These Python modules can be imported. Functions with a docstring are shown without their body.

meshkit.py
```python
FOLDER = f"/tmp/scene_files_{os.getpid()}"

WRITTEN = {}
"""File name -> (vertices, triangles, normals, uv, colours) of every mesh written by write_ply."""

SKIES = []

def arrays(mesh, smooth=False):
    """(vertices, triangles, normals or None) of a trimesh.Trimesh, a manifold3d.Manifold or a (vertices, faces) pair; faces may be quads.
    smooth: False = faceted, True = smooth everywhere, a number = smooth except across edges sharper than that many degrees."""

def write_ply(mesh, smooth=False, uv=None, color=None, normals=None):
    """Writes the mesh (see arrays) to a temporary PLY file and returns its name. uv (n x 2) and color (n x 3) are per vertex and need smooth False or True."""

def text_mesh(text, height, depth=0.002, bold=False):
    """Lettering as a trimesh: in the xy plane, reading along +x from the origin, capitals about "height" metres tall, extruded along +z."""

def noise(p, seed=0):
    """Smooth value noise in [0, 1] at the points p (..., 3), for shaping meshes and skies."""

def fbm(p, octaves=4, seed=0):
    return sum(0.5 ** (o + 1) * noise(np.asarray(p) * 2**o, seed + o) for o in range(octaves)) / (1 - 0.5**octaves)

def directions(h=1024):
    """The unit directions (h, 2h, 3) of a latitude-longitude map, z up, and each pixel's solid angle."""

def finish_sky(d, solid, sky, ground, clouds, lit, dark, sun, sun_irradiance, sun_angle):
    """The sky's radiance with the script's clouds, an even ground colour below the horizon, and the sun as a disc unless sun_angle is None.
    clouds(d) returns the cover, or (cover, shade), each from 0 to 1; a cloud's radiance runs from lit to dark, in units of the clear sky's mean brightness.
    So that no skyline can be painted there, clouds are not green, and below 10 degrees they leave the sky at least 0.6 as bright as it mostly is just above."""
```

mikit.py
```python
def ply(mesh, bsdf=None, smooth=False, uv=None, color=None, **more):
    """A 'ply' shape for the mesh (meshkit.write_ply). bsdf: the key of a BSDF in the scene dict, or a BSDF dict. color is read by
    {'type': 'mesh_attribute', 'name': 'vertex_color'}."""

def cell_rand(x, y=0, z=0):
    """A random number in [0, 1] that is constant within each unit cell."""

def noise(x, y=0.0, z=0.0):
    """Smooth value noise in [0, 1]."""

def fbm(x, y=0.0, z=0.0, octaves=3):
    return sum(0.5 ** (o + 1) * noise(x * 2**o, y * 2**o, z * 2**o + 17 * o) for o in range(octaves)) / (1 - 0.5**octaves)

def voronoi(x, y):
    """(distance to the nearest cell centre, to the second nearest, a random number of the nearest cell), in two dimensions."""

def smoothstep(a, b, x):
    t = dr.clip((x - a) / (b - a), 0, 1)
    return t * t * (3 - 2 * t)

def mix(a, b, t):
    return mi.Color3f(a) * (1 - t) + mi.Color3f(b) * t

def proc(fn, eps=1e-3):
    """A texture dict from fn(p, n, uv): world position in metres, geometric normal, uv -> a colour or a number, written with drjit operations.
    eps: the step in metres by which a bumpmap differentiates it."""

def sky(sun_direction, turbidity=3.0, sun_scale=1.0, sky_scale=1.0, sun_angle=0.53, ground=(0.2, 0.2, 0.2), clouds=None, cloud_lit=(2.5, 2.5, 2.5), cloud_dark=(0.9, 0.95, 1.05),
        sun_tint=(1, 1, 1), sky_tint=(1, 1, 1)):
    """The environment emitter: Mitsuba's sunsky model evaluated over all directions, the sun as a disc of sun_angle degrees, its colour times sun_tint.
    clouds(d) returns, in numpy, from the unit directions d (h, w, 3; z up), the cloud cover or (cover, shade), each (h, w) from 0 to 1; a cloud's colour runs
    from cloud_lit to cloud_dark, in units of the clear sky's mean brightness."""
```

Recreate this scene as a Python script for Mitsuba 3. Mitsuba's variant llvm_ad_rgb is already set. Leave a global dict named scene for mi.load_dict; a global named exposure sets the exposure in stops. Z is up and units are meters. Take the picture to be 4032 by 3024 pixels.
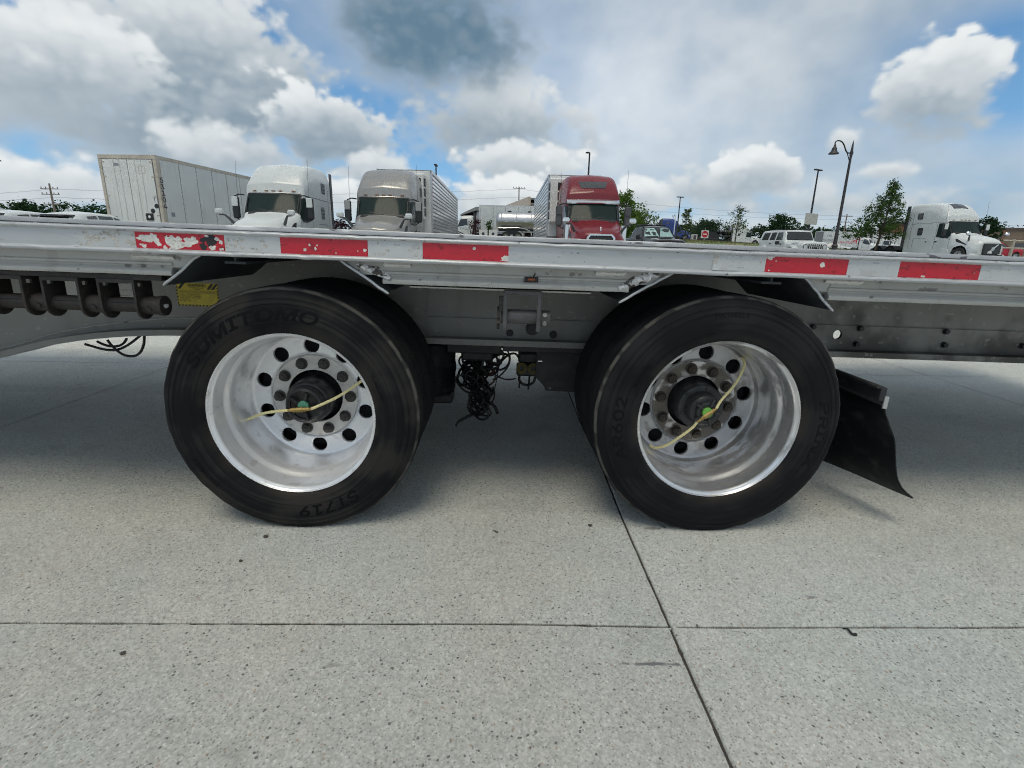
import math, numpy as np, trimesh, mitsuba as mi, drjit as dr, mikit, meshkit
import shapely, shapely.geometry as sg, shapely.affinity as sa
from scipy.interpolate import PchipInterpolator, LinearNDInterpolator, RBFInterpolator
from mikit import noise, fbm, voronoi, cell_rand, smoothstep, mix
T = mi.ScalarTransform4f
scene, labels = {}, {}

# ------------------------------------------------------------------ camera, sky, exposure
CAM = np.array([0.0, -1.7707, 1.0667])
_yaw, _pit, _rol = 0.0300, 0.2668, 0.0215
_F = np.array([math.sin(_yaw) * math.cos(_pit), math.cos(_yaw) * math.cos(_pit), -math.sin(_pit)])
_R = np.cross(_F, [0, 0, 1]); _R /= np.linalg.norm(_R); _U = np.cross(_R, _F)
_up = -_R * math.sin(_rol) + _U * math.cos(_rol)
scene['camera'] = {'type': 'perspective', 'fov': 90.09, 'fov_axis': 'x', 'near_clip': 0.05, 'far_clip': 3000.0,
                   'to_world': T().look_at(origin=CAM.tolist(), target=(CAM + _F).tolist(), up=_up.tolist())}
exposure = 1.24


def sky_clouds(d):
    az = np.degrees(np.arctan2(d[..., 0], d[..., 1])); el = np.degrees(np.arcsin(np.clip(d[..., 2], -1, 1)))
    q = d / np.maximum(d[..., 2:3] + 0.22, 0.12)          # cloud layer seen in perspective
    P = lambda s, o: np.stack([q[..., 0] * s + o, q[..., 1] * s - o, d[..., 2] * s * 3 + o], -1)
    A = np.stack([az / 6.0, el / 4.2, az * 0 + 3.3], -1)
    f = meshkit.fbm
    n1, n2, n3 = f(A, 6, 5), f(A * 2.3 + 7.1, 5, 9), f(A * 5.1 + 3.1, 4, 19)
    puff = np.abs(2 * f(A * 1.5 + 1.7, 4, 31) - 1)          # cauliflower billows
    puff2 = np.abs(2 * f(A * 3.4 + 5.7, 4, 37) - 1)
    big = f(A * 0.45 + 2.2, 3, 51)
    side = np.clip((az + 6) / 18, 0, 1); side = side * side * (3 - 2 * side)
    # the thin high sheet: full to the right and the middle, torn open to the left
    veil = 0.50 + 0.22 * side + 0.55 * (f(P(1.1, 2.0), 4, 3) - 0.5) + 0.40 * (n1 - 0.5)
    for a, e, w, h, k in ((41.5, 14.0, 7.0, 3.6, 0.95), (44, 10, 5, 3, 0.4), (-23.6, 16.6, 3.2, 3.6, 0.75), (-13.6, 11.6, 4.0, 2.8, 0.95), (-8.3, 7.0, 4.6, 2.6, 0.75), (-21.8, 10.3, 1.8, 1.2, 0.5), (-39.5, 17.0, 6.0, 3.0, 0.8), (21, 4.2, 9, 1.0, 0.25), (-32, 16.2, 3.0, 1.6, 0.4), (-41, 6.6, 5, 1.2, 0.5), (12, 3.4, 8, 1.0, 0.25)):
        veil = veil - k * np.exp(-((az - a) / w) ** 2 - ((el - e) / h) ** 2)
    veil = np.clip(veil, 0.04, 0.9)
    cover = veil
    shade = 0.37 + 0.70 * (0.5 - n1) + 0.35 * (0.5 - big) - 0.20 * np.exp(-((az - 9) / 9) ** 2 - ((el - 14) / 6) ** 2) + 0.12 * np.clip((az - 22) / 12, 0, 1)

    def put(a, e, w, h, lo, hi, soft=0.3, rough=1.0, tilt=0.95, mid=0.5):
        """a heap of cloud: lit at its upper edges (shade lo), grey at its base (shade hi)"""
        nonlocal cover, shade
        u, v = (az - a) / (w * 1.5), (el - e) / (h * 1.5)
        g = 1 - np.sqrt(u * u + v * v) + rough * (1.2 * (n1 - 0.5) + 0.8 * (n2 - 0.5) + 0.4 * (n3 - 0.5) + 0.75 * (puff - 0.12) + 0.4 * (puff2 - 0.12))
        c = np.clip(g / (soft * (1 + 1.5 * np.clip(0.1 - v, 0, 1))), 0, 1); c = c * c * (3 - 2 * c)
        up = tilt * v + 0.75 * (n2 - 0.5) + 0.8 * (n1 - 0.5) + 0.6 * (puff - 0.15) + 0.3 * (puff2 - 0.15) - 0.45 * np.clip(g - 0.15, 0, 0.7)
        s = np.clip(mid - 0.9 * up, -0.1, 1.1); s = 1 / (1 + np.exp(-5.0 * (s - 0.5)))
        s = lo + (hi - lo) * s + 0.16 * (0.5 - n3) + 0.10 * (0.15 - puff2)
        cover = cover * (1 - c) + c * 0.97
        shade = shade * (1 - c) + c * np.clip(s, 0, 1)
    put(-33.0, 8.2, 12.0, 4.6, 0.42, 0.74, 0.9)
    put(-26.4, 13.4, 8.4, 6.0, 0.12, 0.84, 0.35, 1.0, 1.05, 0.62)
    put(-36.8, 12.2, 5.6, 2.8, 0.08, 0.66, 0.35, 1.0, .95, 0.6)
    put(-23.6, 10.4, 5.6, 2.6, 0.55, 0.84, 0.8, 0.7)
    put(-24.4, 7.4, 4.6, 1.9, 0.18, 0.60, 0.5)
    put(-38.9, 3.6, 5.8, 2.0, 0.02, 0.42, 0.4)
    put(-17.2, 10.4, 4.3, 2.7, 0.02, 0.82, 0.22, 0.9)
    put(-12.8, 6.6, 3.0, 1.5, 0.20, 0.60, 0.5)
    put(-1.0, 11.4, 7.0, 3.2, 0.14, 0.74, 0.45, 1.0, .95, 0.6)
    put(1.4, 7.6, 4.4, 2.2, 0.08, 0.55, 0.35)
    put(0.0, 4.2, 5.4, 2.2, 0.0, 0.45, 0.3)
    put(-7.0, 18.2, 8.2, 5.2, 0.54, 1.0, 0.6, 0.6, 0.5, 0.95)
    put(-16.0, 4.0, 3.0, 1.5, 0.05, 0.4, 0.4)
    put(14.9, 4.7, 2.5, 1.4, 0.02, 0.48, 0.3)
    put(22.4, 5.4, 4.2, 1.5, 0.25, 0.62, 0.5)
    put(25.4, 7.0, 2.6, 1.6, 0.0, 0.62, 0.2, 0.9)
    put(37.7, 12.4, 2.9, 2.9, 0.05, 0.70, 0.28, 0.9)
    put(39.0, 14.0, 1.9, 1.7, 0.0, 0.40, 0.2, 0.8)
    put(31.9, 9.4, 1.0, 0.9, 0.10, 0.4, 0.6)
    put(35.7, 6.6, 1.5, 0.7, 0.15, 0.45, 0.6)
    put(33, 3.8, 12.0, 1.4, 0.30, 0.60, 1.0)
    put(5, 2.0, 44.0, 1.2, 0.10, 0.40, 1.2, 0.5)
    # everywhere outside the picture the same broken cumulus goes on
    out = np.clip((np.maximum(np.abs(az) - 46, el - 26)) / 8, 0, 1)
    m = f(P(2.1, 5.0), 5, 41)
    c = np.clip((m - 0.42) / 0.16, 0, 1) * out
    cover = cover * (1 - c) + c * 0.95
    shade = shade * (1 - c) + c * np.clip(0.35 + 1.6 * (m - 0.52), 0, 1)
    return np.clip(cover, 0, 1), np.clip(shade, 0, 1)


scene['sky'] = mikit.sky((-0.12, -0.40, 0.91), turbidity=2.6, sun_scale=0.42, sun_angle=26, sky_scale=1.0, clouds=sky_clouds,
                         cloud_lit=(3.05, 3.15, 3.15), cloud_dark=(0.46, 0.78, 1.06), sun_tint=(0.94, 1.0, 1.02), ground=(0.3, 0.3, 0.29), sky_tint=(0.84, 1.18, 1.28))


# ------------------------------------------------------------------ helpers
def free(key):
    if key not in scene and not any(k.startswith(key + '__') for k in scene) and key not in labels:
        return key
    i = 1
    while f'{key}_{i:03d}' in scene or f'{key}_{i:03d}' in labels or any(k.startswith(f'{key}_{i:03d}__') for k in scene):
        i += 1
    return f'{key}_{i:03d}'


def thing(name, label=None, category=None, group=None, kind=None):
    key = free(name)
    labels[key] = {k: v for k, v in dict(label=label, category=category, group=group, kind=kind).items() if v}
    return key


def add(parent, name, mesh, mat, smooth=30, tw=None, label=None, kind=None):
    """one part (or one-mesh thing when parent is None)"""
    base = f'{parent}__{name}' if parent else name
    key, i = base, 0
    while key in scene:
        i += 1; key = f'{base}_{i:03d}'
    s = mesh if isinstance(mesh, dict) else mikit.ply(mesh, mat, smooth)
    scene[key] = {**s, 'to_world': tw} if tw is not None else s
    if label or kind:
        labels[key] = {k: v for k, v in dict(label=label, kind=kind).items() if v}
    return key


def single(name, mesh, mat, label, category, smooth=30, group=None, kind=None, tw=None):
    key = thing(name, label, category, group, kind)
    s = mikit.ply(mesh, mat, smooth)
    scene[key] = {**s, 'to_world': tw} if tw is not None else s
    return key


def cat(*ms):
    ms = [m for x in ms for m in (x if isinstance(x, (list,)) else [x])]
    vs, fs, n = [], [], 0
    for m in ms:
        v, f = (m.vertices, m.faces) if hasattr(m, 'vertices') else m
        v, f = np.asarray(v, float), np.asarray(f, int)
        if f.shape[1] == 4:
            f = np.vstack([f[:, [0, 1, 2]], f[:, [0, 2, 3]]])
        vs.append(v); fs.append(f + n); n += len(v)
    return np.vstack(vs), np.vstack(fs)


def box(x0, x1, y0, y1, z0, z1, ch=0.0):
    if ch <= 0:
        m = trimesh.creation.box(bounds=[[min(x0, x1), min(y0, y1), min(z0, z1)], [max(x0, x1), max(y0, y1), max(z0, z1)]])
        return np.array(m.vertices), np.array(m.faces)
    x0, x1 = sorted((x0, x1)); y0, y1 = sorted((y0, y1)); z0, z1 = sorted((z0, z1))
    ch = min(ch, (x1 - x0) * .45, (y1 - y0) * .45, (z1 - z0) * .45)
    pts = []
    for x, sx in ((x0, 1), (x1, -1)):
        for y, sy in ((y0, 1), (y1, -1)):
            for z, sz in ((z0, 1), (z1, -1)):
                pts += [(x, y + sy * ch, z + sz * ch), (x + sx * ch, y, z + sz * ch), (x + sx * ch, y + sy * ch, z)]
    h = trimesh.convex.convex_hull(np.array(pts))
    return np.array(h.vertices), np.array(h.faces)


def grid_faces(nu, nv, closed=False):
    i, j = np.meshgrid(np.arange(nu - 1), np.arange(nv if closed else nv - 1), indexing='ij')
    jn = (j + 1) % nv
    return np.stack([i * nv + j, i * nv + jn, (i + 1) * nv + jn, (i + 1) * nv + j], -1).reshape(-1, 4)


def rev(profile, n=96, c=(0, 0, 0), a0=0.0):
    """profile [(r, y)] turned about the y axis"""
    p = np.asarray(profile, float); t = a0 + np.arange(n) * 2 * np.pi / n
    v = np.stack([p[:, None, 0] * np.cos(t), np.broadcast_to(p[:, None, 1], (len(p), n)), p[:, None, 0] * np.sin(t)], -1).reshape(-1, 3) + np.array(c)
    return v, grid_faces(len(p), n, True)


def revz(profile, n=32, c=(0, 0, 0)):
    p = np.asarray(profile, float); t = np.arange(n) * 2 * np.pi / n
    v = np.stack([p[:, None, 0] * np.cos(t), p[:, None, 0] * np.sin(t), np.broadcast_to(p[:, None, 1], (len(p), n))], -1).reshape(-1, 3) + np.array(c)
    return v, grid_faces(len(p), n, True)[:, ::-1]


def tube(points, r, sides=8, cap=True):
    p = np.asarray(points, float); r = np.broadcast_to(np.asarray(r, float), (len(p),))
    t = np.gradient(p, axis=0); t /= np.linalg.norm(t, axis=1, keepdims=True) + 1e-12
    a = np.cross(t[0], [0.31, 0.2, 0.93]); a /= np.linalg.norm(a)
    A = []
    for k in range(len(p)):
        a = a - t[k] * (a @ t[k]); a /= np.linalg.norm(a) + 1e-12; A.append(a.copy())
    A = np.array(A); B = np.cross(t, A); ang = np.arange(sides) * 2 * np.pi / sides
    v = (p[:, None] + r[:, None, None] * (np.cos(ang)[None, :, None] * A[:, None] + np.sin(ang)[None, :, None] * B[:, None])).reshape(-1, 3)
    f = grid_faces(len(p), sides, True)
    f = np.vstack([f[:, [0, 1, 2]], f[:, [0, 2, 3]]])
    if cap:
        n = len(v); v = np.vstack([v, p[:1], p[-1:]]); k = np.arange(sides); kn = (k + 1) % sides; o = (len(p) - 1) * sides
        f = np.vstack([f, np.stack([kn, k, k * 0 + n], 1), np.stack([o + k, o + kn, k * 0 + n + 1], 1)])
    return v, f


def curve(pts, n=60):
    p = np.asarray(pts, float); s = np.r_[0, np.cumsum(np.linalg.norm(np.diff(p, axis=0), axis=1))]
    from scipy.interpolate import CubicSpline
    return CubicSpline(s, p)(np.linspace(0, s[-1], n))


def cyl(p0, p1, r, n=24):
    p0, p1 = np.asarray(p0, float), np.asarray(p1, float)
    return tube([p0, p0 + (p1 - p0) * .5, p1], r, n)


def poly_xz(poly, y0, y1):
    """shapely polygon in (x, z) made solid between y0 and y1"""
    out = []
    for g in getattr(poly, 'geoms', [poly]):
        if g.geom_type != 'Polygon' or g.area < 1e-9:
            continue
        m = trimesh.creation.extrude_polygon(g, abs(y1 - y0), engine='earcut')
        v = np.array(m.vertices); out.append((np.stack([v[:, 0], max(y0, y1) - v[:, 2], v[:, 1]], 1), np.array(m.faces)))
    return cat(*out)


def poly_yz(poly, x0, x1):
    m = [trimesh.creation.extrude_polygon(g, abs(x1 - x0), engine='earcut') for g in getattr(poly, 'geoms', [poly])]
    return cat(*[(np.stack([np.array(k.vertices)[:, 2] + min(x0, x1), np.array(k.vertices)[:, 0], np.array(k.vertices)[:, 1]], 1), np.array(k.faces)) for k in m])


def rrect(x0, x1, z0, z1, r):
    return sg.box(x0 + r, z0 + r, x1 - r, z1 - r).buffer(r, quad_segs=4)


def blob(rng, x, z, rx, rz, rough=0.45, n=22):
    t = np.arange(n) / n * 2 * np.pi
    k = sum(rng.uniform(-1, 1) * np.cos(m * t + rng.uniform(0, 6.3)) / m ** .7 for m in range(1, 7))
    rr = 1 + rough * k
    return sg.Polygon(np.stack([x + rx * np.maximum(rr, .2) * np.cos(t), z + rz * np.maximum(rr, .2) * np.sin(t)], 1)).buffer(0)


def move(m, M):
    v, f = m; M = np.array(M.matrix) if hasattr(M, 'matrix') else M
    return v @ M[:3, :3].T + M[:3, 3], f


def xf(x=0, y=0, z=0, rz=0, ry=0, rx=0):
    return T().translate([x, y, z]).rotate([0, 0, 1], rz).rotate([0, 1, 0], ry).rotate([1, 0, 0], rx)


# ------------------------------------------------------------------ materials
GRIT = {}


def pr(name, color, rough=0.5, metal=0.0, bump=None, bs=1.0, eps=1e-3, back=None, **kw):
    col = mikit.proc(color) if callable(color) else {'type': 'rgb', 'value': list(color)}
    rg = mikit.proc(rough) if callable(rough) else float(rough)
    b = {'type': 'principled', 'base_color': col, 'roughness': rg, 'metallic': float(metal), **kw}
    if bump:
        b = {'type': 'bumpmap', 'scale': float(bs), 'tex': mikit.proc(bump, eps), 'b': b}
    if back is None:
        scene[name] = {'type': 'twosided', 'b': b}
    else:
        scene[name] = {'type': 'twosided', 'a': b, 'z': {'type': 'principled', 'base_color': {'type': 'rgb', 'value': list(back)}, 'roughness': 0.8}}
    return name


def flat(name, color, rough=0.5, metal=0.0, **kw):
    return pr(name, color, rough, metal, **kw)


def vary(color, amount=0.2, scale=3.0, dirt=(0.2, 0.19, 0.17), dirt_amt=0.0):
    """plain coat with patchy tone and, where wanted, grime"""
    def fn(p, n, uv):
        k = fbm(p.x * scale, p.y * scale, p.z * scale, 4)
        c = mi.Color3f(list(color)) * (1 + amount * (k - 0.5) * 2)
        if dirt_amt:
            g = smoothstep(0.45, 0.8, fbm(p.x * scale * 2.7 + 9, p.y * scale * 2.7, p.z * scale * 2.7, 4)) * dirt_amt
            c = mix(c, dirt, g)
        return c
    return fn


def concrete_color(p, n, uv):
    x, y = p.x, p.y
    big = fbm(x * 0.9 + 3, y * 0.9, 0, 4)
    mid = fbm(x * 7 + 1, y * 7, 2, 3)
    c = mi.Color3f([0.445, 0.455, 0.425]) * (0.86 + 0.18 * big + 0.14 * mid)
    tint = fbm(x * 1.7 + 20, y * 1.7 + 4, 5, 3)
    c = c * mi.Color3f(1 + 0.09 * (tint - 0.5), 1.0, 1 - 0.07 * (tint - 0.5))
    c = c * (1 - 0.10 * smoothstep(0.55, 0.75, fbm(x * 0.35 + 5, y * 1.2 + 1, 9, 3)))
    fine = noise(x * 300, y * 300, 1.0) * 0.5 + noise(x * 150, y * 150, 4.0) * 0.5
    c = c * (0.72 + 0.56 * fine)
    wx, wy = x + 0.004 * noise(x * 120, y * 120, 3), y + 0.004 * noise(x * 120, y * 120, 8)
    d1, d2, r1 = voronoi(wx * 88, wy * 88)
    patch = 0.012 + 0.045 * fbm(x * 3.3, y * 3.3, 7, 3)
    c = mix(c, mi.Color3f(0.10, 0.10, 0.095), dr.select(r1 > 1 - patch, 1.0, 0.0) * (1 - smoothstep(0.20, 0.36, d1)) * 0.85)
    c = mix(c, mi.Color3f(0.60, 0.61, 0.57), dr.select(r1 < 0.13, 1.0, 0.0) * (1 - smoothstep(0.25, 0.45, d1)) * 0.55)
    c = mix(c, mi.Color3f(0.36, 0.27, 0.21), dr.select((r1 > 0.5) & (r1 < 0.525), 1.0, 0.0) * (1 - smoothstep(0.2, 0.4, d1)) * 0.7)
    e1, e2, r2 = voronoi(x * 150 + 5, y * 150)
    c = c * (1 - 0.42 * dr.select(r2 > 0.86, 1.0, 0.0) * (1 - smoothstep(0.22, 0.42, e1)))
    c = c * (1 + 0.25 * dr.select(r2 < 0.12, 1.0, 0.0) * (1 - smoothstep(0.22, 0.42, e1)))
    # oil drips, tyre tracks and slabs that aged differently
    sl = cell_rand(dr.floor((x - 0.522) / 3.345 + 40), dr.floor((y + 0.521) / 3.15 + 40), 3)
    c = c * (0.94 + 0.11 * sl)
    tr = smoothstep(0.45, 0.75, fbm(x * 0.6 + 7, y * 5.5, 4, 4)) * smoothstep(0.35, 0.6, fbm(x * 1.3, y * 1.3 + 9, 2, 3))
    c = c * (1 - 0.10 * tr)
    o1, o2, orr = voronoi(x * 1.9 + 3, y * 1.9)
    drip = dr.select(orr > 0.66, 1.0, 0.0) * (1 - smoothstep(0.01, 0.03 + 0.08 * orr, o1 + 0.10 * (noise(x * 26, y * 26, 5) - 0.5)))
    c = mix(c, mi.Color3f(0.22, 0.215, 0.20), drip * 0.28)
    # a few scuffs and an old tar streak, each with its own outline
    def streak(cx, cy, lx, ly, k):
        u, v = (x - cx) / lx, (y - cy + 0.02 * (x - cx)) / ly
        return (1 - smoothstep(0.5, 1.2, dr.sqrt(u * u + v * v) + 1.2 * (noise(x * 90, y * 160, cx) - 0.5))) * k
    c = mix(c, mi.Color3f(0.12, 0.12, 0.13), streak(0.43, -0.668, 0.10, 0.006, 0.85))
    c = mix(c, mi.Color3f(0.16, 0.16, 0.16), streak(0.62, 0.005, 0.035, 0.010, 0.75))
    c = mix(c, mi.Color3f(0.17, 0.17, 0.18), streak(1.01, -0.40, 0.016, 0.010, 0.75))
    c = mix(c, mi.Color3f(0.24, 0.24, 0.24), streak(1.06, -0.42, 0.012, 0.010, 0.5))
    c = mix(c, mi.Color3f(0.22, 0.21, 0.19), streak(-0.42, -0.67, 0.03, 0.008, 0.5))
    return c


def concrete_bump(p, n, uv):
    return 0.0016 * noise(p.x * 130, p.y * 130, 1) + 0.0010 * noise(p.x * 300, p.y * 300, 2) + 0.001 * fbm(p.x * 12, p.y * 12, 0, 2)


pr('m_concrete', concrete_color, 0.85, bump=concrete_bump, bs=1.0, eps=1e-3)
pr('m_joint', vary((0.06, 0.055, 0.048), 0.5, 60), 0.95)
pr('m_pebble', vary((0.07, 0.06, 0.055), 0.5, 80), 0.9)
pr('m_shred', (0.02, 0.02, 0.022), 0.7)


def alu_rail(p, n, uv):
    k = fbm(p.x * 3.0, p.y * 10, p.z * 14, 4)
    s = noise(p.x * 5, p.z * 220, 3) * 0.5 + noise(p.x * 40, p.z * 500, 9) * 0.5
    c = mi.Color3f([0.54, 0.56, 0.58]) * (0.82 + 0.18 * k + 0.08 * s)
    g = smoothstep(0.60, 0.78, fbm(p.x * 19 + 7, p.y * 30, p.z * 42, 4))
    c = mix(c, mi.Color3f(0.32, 0.315, 0.30), g * 0.55)
    d = smoothstep(0.74, 0.84, fbm(p.x * 46 + 3, p.y * 60, p.z * 70, 3))
    return mix(c, mi.Color3f(0.10, 0.10, 0.11), d * 0.8)


def alu_edge(p, n, uv):
    k = fbm(p.x * 3.0, p.y * 10, p.z * 14, 4)
    c = mi.Color3f([0.48, 0.495, 0.515]) * (0.84 + 0.2 * k)
    d = smoothstep(0.66, 0.74, fbm(p.x * 24 + 3, p.y * 50, p.z * 38, 3))
    w = smoothstep(0.62, 0.72, fbm(p.x * 6 + 13, p.y * 20, p.z * 30, 4))
    c = mix(c, mi.Color3f(0.82, 0.83, 0.84), w * 0.8)
    return mix(c, mi.Color3f(0.09, 0.085, 0.10), d * 0.85)


def alu_web(p, n, uv):
    k = fbm(p.x * 2.2 + 4, p.y * 8, p.z * 9, 4)
    c = mi.Color3f([0.47, 0.47, 0.445]) * (0.78 + 0.30 * k)
    v = smoothstep(0.55, 0.75, fbm(p.x * 28 + 1, p.y * 20, p.z * 3.0, 4))
    c = mix(c, mi.Color3f(0.30, 0.29, 0.27), v * 0.35)
    d = smoothstep(0.72, 0.80, fbm(p.x * 34 + 8, p.y * 30, p.z * 36, 3))
    return mix(c, mi.Color3f(0.13, 0.12, 0.11), d * 0.75)


def beam_web(p, n, uv):
    k = fbm(p.x * 1.6 + 4, p.y * 3, p.z * 2.5, 4)
    c = mi.Color3f([0.27, 0.272, 0.26]) * (0.76 + 0.34 * k)
    v = smoothstep(0.48, 0.74, fbm(p.x * 16 + 1, p.y * 4, p.z * 1.6, 4))
    c = mix(c, mi.Color3f(0.21, 0.205, 0.19), v * 0.45)
    # road film thrown up behind the rear wheels
    film = smoothstep(1.25, 1.8, p.x) * smoothstep(0.40, 0.66, fbm(p.x * 5 + 2, p.y * 3, p.z * 4, 5))
    c = mix(c, mi.Color3f(0.05, 0.048, 0.045), film * 0.85)
    d = smoothstep(0.70, 0.80, fbm(p.x * 40, p.y * 30, p.z * 40, 3))
    return mix(c, mi.Color3f(0.52, 0.52, 0.50), d * 0.3)


pr('m_rail', alu_rail, 0.42, 0.35, bump=lambda p, n, uv: 0.0012 * fbm(p.x * 30, p.y * 60, p.z * 60, 3))
pr('m_edge', alu_edge, 0.45, 0.3, bump=lambda p, n, uv: 0.0012 * fbm(p.x * 22, p.y * 60, p.z * 50, 3))
pr('m_web', alu_web, 0.5, 0.25)
pr('m_beam', beam_web, 0.5, 0.2, bump=lambda p, n, uv: 0.0012 * fbm(p.x * 9, p.y * 20, p.z * 14, 3))
pr('m_torn', lambda p, n, uv: mix(mi.Color3f(0.78, 0.78, 0.79), mi.Color3f(0.10, 0.09, 0.085), smoothstep(0.47, 0.60, fbm(p.x * 60, p.y * 50, p.z * 60, 4))), 0.4, 0.4)
pr('m_plate_dark', vary((0.030, 0.036, 0.043), 0.5, 6, (0.09, 0.09, 0.09), 0.5), 0.6)  # end plates: underside shade and dirt are both put into this near-black
pr('m_black_steel', vary((0.022, 0.024, 0.028), 0.4, 8, (0.07, 0.065, 0.06), 0.5), 0.55)
pr('m_winch', vary((0.024, 0.0215, 0.021), 0.5, 24, (0.050, 0.036, 0.029), 0.7), 0.65, bump=lambda p, n, uv: 0.0016 * fbm(p.x * 90, p.y * 90, p.z * 90, 3))
pr('m_winch_grey', vary((0.10, 0.10, 0.105), 0.3, 20, (0.06, 0.052, 0.045), 0.7), 0.55, 0.3)


def peel_red(p, n, uv):
    k = fbm(p.x * 14, p.y * 4, p.z * 20, 4)
    hx = noise(p.x * 160, p.z * 160, 2)
    c = mi.Color3f([0.50, 0.012, 0.030]) * (0.80 + 0.3 * k + 0.10 * hx)
    s = smoothstep(0.66, 0.74, fbm(p.x * 48 + 3, p.y, p.z * 60, 4))
    return mix(c, mi.Color3f(0.22, 0.008, 0.015), s * 0.7)


def tape_white(p, n, uv):
    u, v = (p.x + p.z) * 120, (p.x - p.z) * 120
    g = dr.minimum(dr.abs(u - dr.floor(u) - 0.5), dr.abs(v - dr.floor(v) - 0.5))
    c = mi.Color3f([0.57, 0.59, 0.605]) * (0.86 + 0.14 * smoothstep(0.0, 0.2, g)) * (0.88 + 0.2 * fbm(p.x * 9, p.z * 14, 1, 3))
    return mix(c, mi.Color3f(0.40, 0.40, 0.38), smoothstep(0.60, 0.75, fbm(p.x * 36, p.y, p.z * 40, 4)) * 0.5)


pr('m_red_tape', peel_red, 0.32, clearcoat=0.4, clearcoat_gloss=0.8)
pr('m_white_tape', tape_white, 0.35)
pr('m_residue', vary((0.72, 0.71, 0.67), 0.25, 60, (0.35, 0.34, 0.31), 0.6), 0.6)
pr('m_residue_grey', vary((0.50, 0.49, 0.455), 0.3, 70, (0.30, 0.29, 0.27), 0.8), 0.6)
flat('m_black_mark', (0.025, 0.025, 0.03), 0.7)
pr('m_sticker', vary((0.62, 0.50, 0.055), 0.18, 14, (0.33, 0.27, 0.05), 0.4), 0.45)
flat('m_sticker_dull', (0.42, 0.34, 0.05), 0.5)
flat('m_print', (0.03, 0.03, 0.03), 0.6)
pr('m_paper', vary((0.50, 0.50, 0.49), 0.12, 20), 0.6)
flat('m_paper_print', (0.2, 0.2, 0.2), 0.7)
flat('m_amber', (0.30, 0.075, 0.02), 0.25)
pr('m_rubber_flap', vary((0.007, 0.008, 0.010), 0.4, 7, (0.07, 0.07, 0.07), 0.35), 0.55, specular=0.25)
flat('m_hose', (0.016, 0.015, 0.016), 0.42)
flat('m_hose_red', (0.09, 0.03, 0.022), 0.45)
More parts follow.
